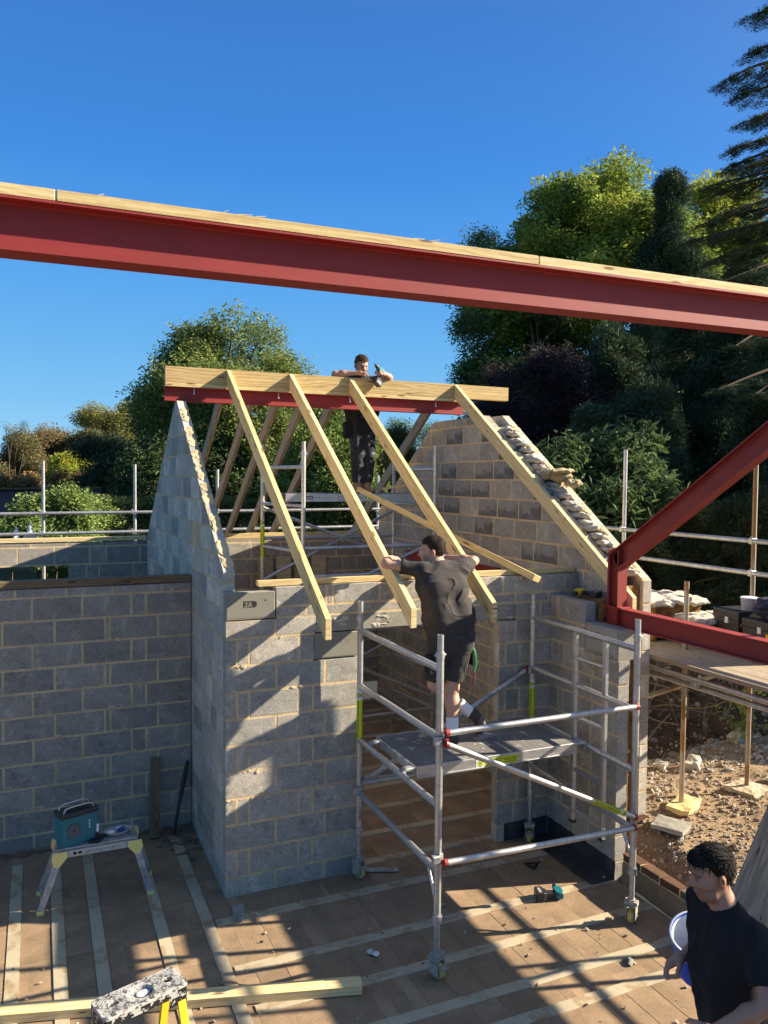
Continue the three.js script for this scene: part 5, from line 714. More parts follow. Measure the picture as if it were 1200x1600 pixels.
    const ft = o.fit || 1, loose = blend([bar('pelvis', .080, .112 * ft), bar('waist', .092, .122 * ft), bar('chest', .100, .118 * ft), ...sides('pelvis', 'waist', .082, .092, .115 * ft, .120 * ft), ...sides('waist', 'chest', .092, .100, .120 * ft, .118 * ft), capsule(J.shL, J.shR, .066, .066), capsule(J.chest, J.neck, .108 * ft, .066)], .07);
    const f = (x, y, z) => { let d = loose(x, y, z); for (let i = 0; i < 2; i++) d = smin(d, Math.max(sleeves[i](x, y, z), lims[i](x, y, z)), .035); d += wr(x, y, z, .0062); d = Math.max(d, hem(x, y, z)); return Math.max(d, -neckC(x, y, z)); };
    cover('t_shirt', f, clothM(o.shirt));
  }
  {
    const k = o.trouser ?? 1, ends = ['L', 'R'].map((s) => k < .7 ? mid(J['hip' + s], J['kn' + s], k / .7 * 1.0) : mid(J['kn' + s], J['an' + s], (k - .7) / .3)), par = ['L', 'R'].map((s, i) => k < .7 ? planeAt(ends[i], J['kn' + s].map((q, n) => q - J['hip' + s][n])) : planeAt(ends[i], J['an' + s].map((q, n) => q - J['kn' + s][n])));
    const leg = ['L', 'R'].map((s) => blend([capsule(J['hip' + s], J['kn' + s], .100, k < .7 ? .086 : .084), capsule(J['kn' + s], J['an' + s], k < .7 ? .08 : .084, .070)], .03)), seat = blend([bar('pelvis', .082, .112), capsule(J.hipL, J.hipR, .1, .1)], .05), up = planeAt(mid(J.pelvis, J.waist, .75), V(...J.waist).sub(V(...J.pelvis)).toArray());
    const f = (x, y, z) => { let d = seat(x, y, z); for (let i = 0; i < 2; i++) d = smin(d, Math.max(leg[i](x, y, z), par[i](x, y, z)), .035); d += wr(x, y, z, k < .7 ? .003 : .006); return Math.max(d, up(x, y, z)); };
    cover(k < .7 ? 'shorts' : 'trousers', f, o.trouserM || clothM(o.legs));
  }
  for (const s of ['L', 'R']) {
    const A = J['an' + s], T = J['toe' + s], K = J['kn' + s], heel = J['heel' + s] || A.map((q, i) => q - (T[i] - A[i]) * .28), sole = o.sole || .034;
    const down = (p, k) => { const dn = o['down' + s] || [0, -1, 0]; return p.map((q, i) => q + dn[i] * k); };
    const f = blend([capsule(down(heel, .045), down(mid(heel, T, .55), .055), .040, .044), capsule(down(mid(heel, T, .5), .052), T, .045, .036), capsule(A, down(A, .03), .048, .05), ...(o.boot ? [capsule(mid(A, K, .28), A, .056, .052)] : [])], .03);
    const g = surfaceNet(f, ...span([A, T, heel, mid(A, K, .3)], .11), .006); const sh = part(t, o.boot ? 'boot' : 'shoe', g.toNonIndexed(), o.shoeM, true);
    const dn = o['down' + s] || [0, -1, 0]; const so = blend([capsule(down(heel, .075), down(mid(heel, T, .5), .083), .032, .034), capsule(down(mid(heel, T, .5), .083), T.map((q, i) => q + dn[i] * .028), .036, .031)], .02); part(sh, 'sole', surfaceNet(so, ...span([down(heel, .08), T], .09), .006).toNonIndexed(), o.soleM || M.black, true);
    if (o.sock) { const c = mid(A, K, .36); const lim = planeAt(c, K.map((q, i) => q - A[i])); const q = blend([capsule(A, K, .046, .066)], .02); part(t, 'sock', surfaceNet((x, y, z) => Math.max(q(x, y, z) + wr(x, y, z, .0015), lim(x, y, z)), ...span([A, c], .09), .006).toNonIndexed(), o.sock, true); }
  }
  return t;
}
function turnedCol(f, c, m) { const e = new THREE.Matrix4().makeRotationFromEuler(new THREE.Euler(...m, 'YXZ')).invert().elements; return (x, y, z) => { x -= c[0]; y -= c[1]; z -= c[2]; return f(e[0] * x + e[4] * y + e[8] * z, e[1] * x + e[5] * y + e[9] * z, e[2] * x + e[6] * y + e[10] * z); }; }

// worker on the front platform, back to the camera, arms over two rafters (own axes: z the way he faces, x to his left)
{
  const t = person({
    label: 'man in faded black T-shirt and shorts, back turned, leaning on rafters', at: [3.17, 1.285, -5.80], turn: Math.PI, skin: [.50, .28, .185],
    look: [.02, 1.05, 0], head: { rgb: [.035, .024, .017], hair: .006, top: .010, beard: .5 }, shirt: [.062, .053, .050], legs: [.062, .057, .057], trouser: .60, sleeve: .60, sock: mat({ rgb: [.70, .70, .70], roughness: .95, bumpMap: again(M.clothTex, .05), bumpScale: .001 }),
    shoeM: mat({ rgb: [.05, .035, .025], roughness: .8 }), soleM: mat({ rgb: [.12, .11, .10], roughness: .8 }), downL: [-.55, -.25, -.75],
    J: { pelvis: [-.015, .90, 0], pelvisx: [1, -.02, 0], waist: [.0, 1.08, .02], waistx: [1, 0, 0], chest: [.045, 1.34, .075], chestx: [1, .03, -.05], neck: [.065, 1.525, .125], shL: [.215, 1.485, .105], shR: [-.160, 1.48, .10], elL: [.500, 1.535, .215], elR: [-.375, 1.525, .26], wrL: [.36, 1.545, .46], wrR: [-.19, 1.54, .46], head: [.100, 1.63, .150], hem: [-.015, .87, 0],
      hipL: [.085, .88, .02], hipR: [-.105, .88, -.01], knL: [.075, .49, .13], knR: [-.045, .49, .03], anL: [-.235, .235, .03], anR: [-.010, .095, -.045], toeR: [-.02, .045, .12], toeL: [-.34, .055, .11], heelL: [-.235, .215, .0] },
    hands: [[[.36, 1.545, .46], [-.7, 0, .5], [0, 1, 0], .5, -1], [[-.19, 1.54, .46], [.7, .0, .45], [0, 1, 0], .5, 1]],
  });
  const lan = part(t, 'lanyard', [bent([V(-.185, .86, -.05), V(-.20, .78, -.09), V(-.21, .70, -.09), V(-.20, .62, -.07)], .004, 16, 6), bent([V(-.185, .86, -.05), V(-.185, .78, -.10), V(-.195, .70, -.10), V(-.20, .62, -.07)], .003, 16, 6)], mat({ rgb: [.03, .42, .12], roughness: .6 }), true);
  part(lan, 'clip', [tube(V(-.185, .87, -.06), V(-.185, .90, -.06), .013, 10)], M.zinc, true); part(t, 'tool_strap', [bent([V(-.20, .62, -.07), V(-.20, .55, -.07), V(-.195, .50, -.05)], .008, 8, 6)], mat({ rgb: [.16, .03, .14], roughness: .7 }), true);
  part(t, 'belt', clean(new THREE.TorusGeometry(1, .018, 8, 40).rotateX(Math.PI / 2).scale(.195, 1.5, .128).translate(-.015, .935, .0)), M.black, true);
  part(t, 'thigh_pocket', [rbox(.03, .13, .10, .008).rotateZ(-.05).translate(-.215, .73, .01), rbox(.03, .15, .10, .008).translate(.185, .70, .02)], clothM([.014, .014, .015]), true);
}
// worker behind the ridge, facing the camera with a drill
{
  const dark = mat({ rgb: [1, 1, 1], roughness: .95, map: sz(tex(512, 512, (x, y) => { const k = sstep(.60, .68, at2(F.blot, x * 2, y * 2)) * sstep(.4, .6, at2(F.soft, x, y)), v = .16 + (at2(F.soft2, x, y) - .5) * .08; return [mixn(v, .62, k), mixn(v * 1.0, .6, k), mixn(v * 1.12, .58, k)]; }), .5) });
  const t = person({
    label: 'man standing behind the ridge timber, looking down at the drill he holds', at: [3.78, 3.345, -9.34], turn: 0, skin: [.40, .22, .15],
    look: [.32, .05, 0], head: { rgb: [.07, .045, .028], hair: .005, top: .010, beard: .55 }, shirt: [.022, .022, .028], trouserM: dark, trouser: .96, sleeve: .55, boot: true, shoeM: mat({ rgb: [.34, .20, .12], roughness: .85 }),
    J: { pelvis: [.01, .92, -.02], pelvisx: [1, 0, 0], waist: [.01, 1.08, -.01], waistx: [1, 0, 0], chest: [-.02, 1.30, .02], chestx: [1, 0, 0], neck: [-.045, 1.475, .06], shL: [.125, 1.415, .06], shR: [-.235, 1.415, .06], elL: [.255, 1.445, .30], elR: [-.455, 1.455, .26], wrL: [.155, 1.475, .40], wrR: [-.20, 1.475, .36], head: [-.055, 1.60, .12], hem: [.01, .96, 0],
      hipL: [.10, .89, -.02], hipR: [-.08, .89, -.02], knL: [.095, .48, .02], knR: [-.055, .48, .02], anL: [.09, .10, -.02], anR: [-.035, .10, -.02], toeL: [.105, .045, .14], toeR: [-.05, .045, .13] },
    hands: [[[.155, 1.475, .40], [-.75, .12, .15], [0, .7, .7], 1.0, 1], [[-.20, 1.475, .36], [.9, 0, .25], [0, 1, .2], .5, -1]], fineHead: .0055,
  });
  part(t, 'tool_pouch', [rbox(.10, .20, .07, .02).translate(-.20, .80, .04), rbox(.09, .16, .06, .02).translate(.205, .82, .04), rbox(.16, .18, .03, .01).translate(-.02, .86, .115)], clothM([.012, .012, .016]), true);
  part(t, 'tool_belt', clean(new THREE.TorusGeometry(1, .022, 8, 36).rotateX(Math.PI / 2).scale(.185, 1.5, .13).translate(.01, .965, -.01)), M.black, true);
  const d = thing('cordless_drill', 'black cordless drill in the hand of the worker at the ridge', 'cordless drill', [3.862, 4.872, -8.95]); drillParts(d, M.teal, M.blackPlastic); d.rotation.set(0, Math.PI + .5, .5, 'YXZ');
}
// worker walking through the near right corner with a bucket
{
  const turn = Math.atan2(-.915, -.40);
  const t = person({
    label: 'dark haired man in black T-shirt walking past at the near right', at: [3.07, 0, -2.80], turn: turn, skin: [.36, .19, .125],
    look: [.13, .10, .04], head: { rgb: [.012, .009, .008], hair: .008, top: .015, fringe: .013, beard: .6 }, fit: .92, shirt: [.010, .010, .013], legs: [.016, .018, .026], trouser: .97, sleeve: .72, boot: true, shoeM: mat({ rgb: [.05, .04, .03], roughness: .8 }),
    J: { pelvis: [0, .93, -.04], pelvisx: [1, 0, -.1], waist: [0, 1.08, -.03], waistx: [1, 0, -.12], chest: [.0, 1.28, -.02], chestx: [.98, 0, -.18], neck: [.0, 1.445, -.005], shL: [.175, 1.385, -.075], shR: [-.165, 1.385, .03], elL: [.335, 1.165, -.075], elR: [-.265, 1.15, -.06], wrL: [.30, 1.02, .155], wrR: [-.205, 1.06, .10], head: [.0, 1.60, .052], hem: [0, .845, -.02],
      hipL: [.09, .90, -.04], hipR: [-.09, .90, -.04], knL: [.10, .49, .10], knR: [-.09, .48, -.04], anL: [.10, .10, .08], anR: [-.09, .12, -.22], toeL: [.11, .04, .25], toeR: [-.09, .035, -.08] },
    hands: [[[.30, 1.02, .155], [-.12, -.5, .85], [1, .2, 0], .8, 1], [[-.205, 1.06, .10], [.1, -.45, .85], [-.4, .9, 0], .75, -1]], fineHead: .0036,
  });
  const b = thing('bucket', 'blue plastic bucket with a white lining carried by the near worker', 'bucket', [3.385, .77, -3.23]);
  part(b, 'pail', lathe([[0, 0], [.105, 0], [.112, .01], [.142, .29], [.150, .295], [.150, .305], [.140, .303], [.136, .29], [.106, .02], [0, .012]], 32), mat({ rgb: [.01, .16, .88], roughness: .6, transmission: .5, thickness: 0, specularIntensity: .5 }), true);
  part(b, 'white_coating', lathe([[.104, .022], [.1355, .289], [.141, .3045], [.151, .3062], [.152, .30], [.1495, .30]], 32), M.white, true);
  part(b, 'handle', bent([V(-.148, .28, 0), V(-.13, .22, .08), V(0, .16, .155), V(.13, .22, .08), V(.148, .28, 0)], .003, 24, 6), M.zinc, true);
  b.rotation.set(.25, 0, .30);
}

// ---------------------------------------------------------------- trees, hedges, far buildings
function leafSpray(n, R, len, wid, seed, hang = 0, needles = false) {   // a spray of single leaves, two triangles each, folded along the rib
  const r = rng(seed), pos = [], nor = []; const q = new THREE.Quaternion(), e = new THREE.Euler();
  for (let i = 0; i < n; i++) {
    const u = Math.cbrt(r()), th = r() * 6.283, c = r() * 2 - 1, s = Math.sqrt(1 - c * c), p = V(u * R * s * Math.cos(th), u * R * c * (needles ? .45 : .8), u * R * s * Math.sin(th));
    e.set((r() - .5) * (needles ? .9 : 2.2) + hang, r() * 6.283, (r() - .5) * 1.4); q.setFromEuler(e); const L = len * (.65 + .7 * r()), W = wid * (.7 + .6 * r());
    const P = [V(0, 0, -L / 2), V(W / 2, W * .18, -L * .05), V(0, 0, L / 2), V(-W / 2, W * .18, -L * .05)].map((v) => v.applyQuaternion(q).add(p));
    for (const [a, b, d] of [[0, 1, 2], [0, 2, 3]]) for (const k of [a, b, d]) pos.push(P[k].x, P[k].y, P[k].z);
  }
  const g = new THREE.BufferGeometry(); g.setAttribute('position', new THREE.BufferAttribute(new Float32Array(pos), 3)); g.computeVertexNormals(); return clean(g);
}
const LEAF = 2.0, leafMs = {}; const leafM = (rgb, tr = .4) => leafMs[rgb.join() + tr] = leafMs[rgb.join() + tr] || mat({ rgb, roughness: .92, specularIntensity: .25, transmission: tr, thickness: 0 });
function foliage(t, name, place, n, geos, rgbs, seed, s0 = .8, s1 = 1.25, tr) {
  const r = rng(seed), lists = geos.map(() => []), e = new THREE.Euler(), q = new THREE.Quaternion(), c = new THREE.Color();
  for (let i = 0; i < n; i++) { const p = place(r, i); if (!p) continue; e.set((r() - .5) * .7, r() * 6.283, (r() - .5) * .7); q.setFromEuler(e); const s = mixn(s0, s1, r()); lists[i % geos.length].push([new THREE.Matrix4().compose(p, q, V(s, s, s)), r()]); }
  lists.forEach((l, k) => { if (!l.length) return; const im = new THREE.InstancedMesh(geos[k], leafM([1, 1, 1], tr), l.length); l.forEach(([m, u], i) => { m.premultiply(new THREE.Matrix4().makeTranslation(-t.position.x, -t.position.y, -t.position.z)); im.setMatrixAt(i, m); const a = rgbs[Math.floor(u * rgbs.length) % rgbs.length], v = .75 + .5 * ((u * 7.31) % 1); c.setRGB(a[0] * v * LEAF, a[1] * v * LEAF, a[2] * v * LEAF); im.setColorAt(i, c); }); im.name = name; im.userData.kind = 'stuff'; shade(im); t.add(im); });
}
const SPRAY = { ash: [1, 2].map((k) => leafSpray(26, .36, .12, .045, k)), broad: [3, 4].map((k) => leafSpray(24, .5, .19, .085, k)), small: [5, 6].map((k) => leafSpray(22, .24, .075, .04, k)), tiny: [11, 12].map((k) => leafSpray(30, .20, .05, .028, k)), needle: [7, 8].map((k) => leafSpray(34, .42, .26, .022, k, .5, true)), fern: [13, 14].map((k) => leafSpray(40, .34, .15, .024, k, .9)), laurel: [9, 10].map((k) => leafSpray(13, .30, .20, .062, k, .2)) };
function limb(a, b, ra, rb, r, bow = .12) { const d = b.clone().sub(a), L = d.length(), m1 = a.clone().addScaledVector(d, .35).add(V((r() - .5) * L * bow, L * bow * .5 * r(), (r() - .5) * L * bow)), m2 = a.clone().addScaledVector(d, .7).add(V((r() - .5) * L * bow, L * bow * .4 * r(), (r() - .5) * L * bow)); const pts = [a, m1, m2, b], g = new THREE.TubeGeometry(new THREE.CatmullRomCurve3(pts), 10, 1, 6, false), p = g.attributes.position, cv = new THREE.CatmullRomCurve3(pts); for (let i = 0; i <= 10; i++) { const c = cv.getPointAt(i / 10), k = mixn(ra, rb, i / 10); for (let j = 0; j <= 6; j++) { const n = i * 7 + j; p.setXYZ(n, c.x + (p.getX(n) - c.x) * k, c.y + (p.getY(n) - c.y) * k, c.z + (p.getZ(n) - c.z) * k); } } g.computeVertexNormals(); return boxUV(g, r, 1); }
// a broadleaf tree: trunk, limbs that run to clumps of leaves, gaps between the clumps
function tree(o) {
  const r = rng(o.seed), b = o.base, t = thing(o.name, o.label, 'tree', [b.x, b.y, b.z], 0, o.group), C = o.crown, clumps = [];
  for (let i = 0; i < o.clumps; i++) { const th = r() * 6.283, c = r() * 2 - 1, s = Math.sqrt(1 - c * c), u = .45 + .55 * Math.sqrt(r()); clumps.push([V(C.c.x + C.r[0] * u * s * Math.cos(th), C.c.y + C.r[1] * u * c, C.c.z + C.r[2] * u * s * Math.sin(th)), o.cr * rr(.6, 1.25, r)]); }
  const fork = V(b.x + (C.c.x - b.x) * .3, mixn(b.y, C.c.y, .45), b.z), top = V(C.c.x, C.c.y + C.r[1] * .6, C.c.z);
  part(t, 'trunk', [limb(b, fork, o.tr, o.tr * .7, r, .05), limb(fork, top, o.tr * .7, o.tr * .12, r, .10)], o.bark || M.bark);
  const br = clumps.filter((_, i) => i % 2 === 0).map(([p]) => { const s = fork.clone().lerp(top, cl((p.y - fork.y) / (top.y - fork.y) * .7, 0, .85)); return limb(s, p, o.tr * .28, o.tr * .05, r, .18); }); part(t, 'branch', br, o.bark || M.bark).userData.kind = 'stuff';
  foliage(t, 'crown', (q) => { const [p, cr] = clumps[Math.floor(q() * clumps.length)]; const th = q() * 6.283, c = q() * 2 - 1, s = Math.sqrt(1 - c * c), u = Math.pow(q(), .42) * cr; return V(p.x + u * s * Math.cos(th), p.y + u * c * .78, p.z + u * s * Math.sin(th)); }, o.n, o.spray, o.rgbs, o.seed + 1, o.s0, o.s1, o.trans);
  return t;
}
function shrub(o) { return tree({ clumps: 12, tr: .05, ...o, crown: { c: V(o.base.x, o.base.y + o.h * .52, o.base.z), r: [o.w, o.h * .5, o.w * .8] } }); }
function conifer(o) {                                                  // dark column of drooping sprays
  const b = o.base, t = thing(o.name, o.label, 'tree', [b.x, b.y, b.z], 0, o.group), r = rng(o.seed); part(t, 'trunk', limb(b, V(b.x, b.y + o.h * .97, b.z), o.tr, .03, r, .01), M.bark);
  const rad = (k) => o.w * (o.shape ? o.shape(k) : Math.pow(1 - k, .75) * (.75 + .25 * Math.sin(k * 17 + o.seed)));
  const br = []; for (let i = 0; i < 26; i++) { const k = .05 + .9 * r(), a = r() * 6.283, R = rad(k) * .95; br.push(limb(V(b.x, b.y + k * o.h, b.z), V(b.x + R * Math.cos(a), b.y + k * o.h - R * .25, b.z + R * Math.sin(a)), .05, .012, r, .1)); } part(t, 'branch', br, M.bark).userData.kind = 'stuff';
  const lob = []; for (let i = 0; i < (o.lobes || 60) * 1.7; i++) { const k = Math.pow(r(), 1.25) * .98, a = r() * 6.283; lob.push([k, a, rr(.55, 1.25, r)]); }
  foliage(t, 'crown', (q) => { const [k0, a0, u0] = lob[Math.floor(q() * lob.length)]; const k = cl(k0 + (q() - .5) * .025, 0, .99), R = rad(k0), u = u0 * (1 - .75 * Math.pow(q(), 1.4)), a = a0 + (q() - .5) * (.30 + .35 * (1 - u)); const x = R * u; return V(b.x + x * Math.cos(a), b.y + k * o.h - .30 * x * x / (R + .2) - .25 * q() * q() * (o.w > 1 ? 1 : .4), b.z + x * Math.sin(a)); }, o.n, o.spray || SPRAY.needle, o.rgbs, o.seed + 1, o.s0, o.s1, .1);
  return t;
}
const ground = (p, y = GZ - .05) => V(p.x, y, p.z);
// crown centre by bearing and distance, radii in metres
const crownAt = (px, py, d, rx, ry, rz = rx) => ({ c: at(px, py, d), r: [rx, ry, rz] });
{
  let c = crownAt(366, 655, 24, 3.0, 2.8, 2.4);
  tree({ name: 'broadleaf_tree', label: 'round leafy green tree rising behind the left end of the ridge', base: ground(c.c), crown: c, clumps: 100, cr: .68, tr: .22, n: 5600, spray: SPRAY.ash, rgbs: [[.085, .115, .03], [.105, .13, .035], [.065, .095, .028], [.13, .145, .04]], seed: 101 });
  c = crownAt(330, 765, 22.5, 2.6, 1.3, 1.6); tree({ name: 'bushy_tree', label: 'dark bushy growth below the round crown behind the rear rafters', base: ground(c.c), crown: c, clumps: 24, cr: .75, tr: .1, n: 2200, spray: SPRAY.ash, rgbs: [[.04, .06, .02], [.055, .08, .024], [.035, .05, .02]], seed: 103 });
  c = crownAt(510, 730, 20, 1.15, 1.5); tree({ name: 'bushy_tree', label: 'bright green bush right of the round tree, below the ridge', base: ground(c.c), crown: c, clumps: 16, cr: .6, tr: .08, n: 1500, spray: SPRAY.ash, rgbs: [[.10, .14, .03], [.13, .16, .04], [.075, .11, .03]], seed: 105 });
  c = crownAt(178, 690, 46, 2.2, 2.2); tree({ name: 'round_tree', label: 'distant yellowish round tree left of the gable', base: ground(c.c), crown: c, clumps: 30, cr: .8, tr: .2, n: 2600, spray: SPRAY.ash, rgbs: [[.13, .125, .035], [.105, .11, .035], [.16, .14, .04]], seed: 107, s0: 1, s1: 1.5 });
  c = crownAt(262, 690, 30, 1.3, 2.4); tree({ name: 'leafy_tree', label: 'darker tree beside the left gable, right of the distant yellowish one', base: ground(c.c), crown: c, clumps: 20, cr: .8, tr: .15, n: 2000, spray: SPRAY.ash, rgbs: [[.045, .065, .022], [.06, .08, .025], [.035, .05, .02]], seed: 109 });
  const far = [[10, 722, 38, 1.7, 1.25, [[.10, .085, .035], [.12, .10, .045], [.075, .075, .03]], 'brownish shrub at the far left edge beyond the shed'], [62, 716, 40, 1.5, 1.25, [[.115, .085, .04], [.09, .08, .035], [.13, .10, .05]], 'rust tinged shrub left of the yellow bush beyond the shed'], [100, 705, 42, 1.5, 1.1, [[.10, .075, .03], [.12, .085, .035]], 'tall reddish brown shrub behind the yellow bush'], [140, 712, 41, 1.3, 1.2, [[.075, .07, .03], [.05, .06, .025]], 'olive shrub below the distant round tree'], [115, 738, 36, .9, .75, [[.22, .22, .02], [.17, .19, .025], [.12, .15, .03]], 'bright yellow green bush beyond the shed roof'], [152, 742, 36, .8, .55, [[.20, .19, .02], [.15, .17, .03]], 'smaller yellow green bush nearest the dark hedge'], [196, 765, 30, 1.25, 1.7, [[.018, .028, .016], [.024, .034, .018]], 'very dark evergreen between the shed and the gable'], [165, 735, 33, 1.1, 1.6, [[.022, .034, .018], [.03, .042, .02]], 'dark evergreen behind the right end of the shed'], [60, 765, 33, 2.4, .55, [[.17, .10, .04], [.13, .09, .04], [.10, .09, .03]], 'low orange brown creeper along the top of the shed']];
  far.forEach(([px, py, d, rx, ry, rgbs, label], i) => { const q = crownAt(px, py, d, rx, ry); tree({ name: 'shrub', label, base: ground(q.c), crown: q, clumps: 18, cr: Math.min(rx, ry) * .55, tr: .08, n: 1300, spray: SPRAY.small, rgbs, seed: 120 + i * 3, s0: 1.1, s1: 1.8 }); });
  // a thin sapling against the sky at the far left
  { const b = ground(at(25, 700, 36)), t = thing('sapling', 'thin bare topped sapling against the sky at far left', 'tree', [b.x, b.y, b.z]); const r = rng(8), T = []; for (const [x, y] of [[8, 665], [22, 672], [36, 664], [40, 668]]) T.push(limb(ground(at(18, 700, 36)), at(x, y, 36), .035, .008, r, .08)); part(t, 'stem', T, M.bark); foliage(t, 'leaves', (q) => { const [x, y] = pickOf([[8, 668], [22, 676], [36, 666], [30, 680], [14, 684], [40, 670]], q); return at(x + (q() - .5) * 8, y + (q() - .5) * 14, 36); }, 46, SPRAY.small, [[.06, .07, .03]], 9, .6, .9); }
  // garden shrubs and hedge nearer
  const near = [[18, 845, 17.5, .8, .5, 'leafy green shrub at the left edge below the guard rails'], [72, 820, 17, .55, .62, 'tall bright shrub rising in front of the shed, left one'], [110, 815, 17, .34, .66, 'pointed bright shrub in front of the shed, right one'], [84, 846, 16.6, .75, .42, 'low glossy shrub between the two bright shrubs'], [143, 822, 18.5, .4, .42, 'sparse green shrub at the right end of the shed']];
  near.forEach(([px, py, d, rx, ry, label], i) => { const q = crownAt(px, py, d, rx, ry); tree({ name: 'garden_shrub', label, base: ground(q.c), crown: q, clumps: 15, cr: .28, tr: .03, n: 620, spray: SPRAY.small, rgbs: [[.11, .15, .04], [.14, .175, .05], [.08, .115, .03]], seed: 160 + i * 3, s0: .9, s1: 1.4 }); });
  const hedge = (name, label, A, B, y0, y1, w, n, rgbs, seed, spray = SPRAY.tiny) => { const t = thing(name, label, 'hedge', [(A.x + B.x) / 2, GZ, (A.z + B.z) / 2]); const r = rng(seed), st = []; for (let i = 0; i < 14; i++) { const p = A.clone().lerp(B, i / 13); st.push(limb(V(p.x, GZ - .1, p.z), V(p.x + (r() - .5) * .2, y1 - .3, p.z), .03, .008, r)); } part(t, 'stem', st, M.bark).userData.kind = 'stuff'; const nrm = V(B.z - A.z, 0, A.x - B.x).normalize(); foliage(t, 'leaves', (q) => { const p = A.clone().lerp(B, q()); const edge = q() < .75; const d = edge ? w * (.82 + .18 * q()) * (q() < .8 ? 1 : -1) : (q() * 2 - 1) * w; const yy = edge ? mixn(y0, y1, q()) : y1 - .12 * q(); return p.addScaledVector(nrm, d * Math.sqrt(1 - ((yy - y0) / (y1 - y0)) ** 6 * .6)).setY(yy + .06 * Math.sin(p.x * 2.3)); }, n, spray, rgbs, seed + 1, .9, 1.4); return t; };
  { const A = at(95, 830, 19.5), B = at(690, 830, 19.5); hedge('clipped_hedge', 'clipped green hedge running behind the rear guard rails', V(A.x - .5, 0, A.z), V(B.x, 0, B.z), GZ, 2.95, .55, 7000, [[.075, .095, .03], [.055, .075, .025], [.10, .115, .035]], 201); }
  // bushes seen through the roof
  const gap = [[640, 700, 40, 1.6, 1.7, [[.05, .075, .025], [.07, .095, .03]], 'far dark green tree seen under the ridge near the right gable'], [615, 722, 34, 1.0, 1.4, [[.085, .10, .03], [.06, .08, .025]], 'far olive bush beside the tiled roof'], [590, 760, 24, .8, .6, [[.16, .05, .03], [.10, .05, .025], [.07, .07, .025]], 'red leaved shrub beyond the upper worker\'s boots'], [560, 765, 25, 1.2, .8, [[.05, .07, .025], [.07, .09, .03]], 'green shrub left of the red leaved one'], [620, 790, 22, 1.1, .7, [[.035, .05, .02], [.05, .065, .022]], 'dark shrub under the loose plank']];
  gap.forEach(([px, py, d, rx, ry, rgbs, label], i) => { const q = crownAt(px, py, d, rx, ry); tree({ name: 'shrub', label, base: ground(q.c), crown: q, clumps: 14, cr: Math.min(rx, ry) * .5, tr: .08, n: 800, spray: SPRAY.small, rgbs, seed: 230 + i * 3, s0: 1, s1: 1.6 }); });

  // right side: big bright tree, dark conifers, purple tree, cedar, laurels
  c = crownAt(795, 455, 34, 2.4, 2.2, 2.2); tree({ name: 'broadleaf_tree', label: 'green side crown left of the tall bright tree, cut by the overhead beam', base: ground(c.c), crown: c, clumps: 26, cr: .8, tr: .2, n: 1700, spray: SPRAY.ash, rgbs: [[.075, .105, .03], [.10, .13, .035], [.055, .08, .026]], seed: 297, s0: 1, s1: 1.5 });
  c = crownAt(960, 505, 33, 6.6, 5.9, 4.4); tree({ name: 'broadleaf_tree', label: 'tall bright green tree above the beam on the right', base: ground(c.c), crown: c, clumps: 105, cr: .95, tr: .38, n: 7200, spray: SPRAY.broad, rgbs: [[.12, .16, .03], [.16, .19, .035], [.09, .13, .03], [.19, .20, .035]], seed: 301 });
  c = crownAt(835, 560, 31, 3.0, 3.0, 2.6); tree({ name: 'broadleaf_tree', label: 'lower spreading green tree left of the tall one, above the ridge end', base: ground(c.c), crown: c, clumps: 34, cr: .95, tr: .25, n: 2300, spray: SPRAY.ash, rgbs: [[.055, .08, .028], [.075, .105, .032], [.04, .06, .024]], seed: 305, s0: 1, s1: 1.5 });
  c = crownAt(1110, 380, 36, 2.9, 3.3, 2.6); tree({ name: 'broadleaf_tree', label: 'yellow green tree partly hidden behind the dark conifers', base: ground(c.c), crown: c, clumps: 30, cr: 1.2, tr: .3, n: 2200, spray: SPRAY.broad, rgbs: [[.19, .20, .03], [.15, .17, .03], [.12, .14, .03]], seed: 309 });
  c = crownAt(850, 660, 24, 2.3, 2.1, 2.0); tree({ name: 'purple_tree', label: 'dark purple leaved tree behind the right gable', base: ground(c.c), crown: c, clumps: 40, cr: .75, tr: .16, n: 3000, spray: SPRAY.ash, rgbs: [[.022, .014, .02], [.03, .018, .024], [.018, .014, .02], [.035, .028, .022]], seed: 313 });
  const dark = [[.028, .044, .024], [.036, .055, .028], [.02, .033, .02], [.046, .062, .028]];
  const con = (px, topPy, d, w, label, seed, n = 2600, shape, rgbs = dark) => { const top = at(px, topPy, d), b = ground(top); conifer({ name: 'conifer', label, base: b, h: top.y - b.y, w, tr: .2, n, lobes: 90, rgbs, seed, shape, s0: 1, s1: 1.5, spray: SPRAY.fern }); };
  const col = (k) => Math.pow(Math.sin(Math.PI * Math.min(1, .12 + .88 * (1 - k)) / 2), .8) * (1 - .15 * Math.sin(k * 23));
  con(1050, 262, 28, 1.75, 'tall dark conifer standing in front of the bright tree', 401, 4600, (k) => Math.pow(Math.min(1, (1 - k) * 3.1), .85) * (.86 + .14 * Math.sin(k * 41)));
  con(965, 500, 25, 1.7, 'dark conifer beside the purple tree, under the beam', 405, 2600, col);
  con(1090, 430, 23, 1.9, 'broad dark conifer above the sloping red rafter', 409, 3600, col);
  con(1170, 400, 22, 2.0, 'dark conifer at the right edge below the flat boughs', 413, 3600, col);
  con(1010, 600, 20, 1.5, 'shaded conifer behind the farther scaffold post', 417, 2600, col);
  con(1240, 470, 19, 1.8, 'dark conifer half outside the right edge', 419, 2600, col);
  con(930, 640, 19, 1.0, 'slender shaded conifer right of the purple tree', 423, 1600, col);
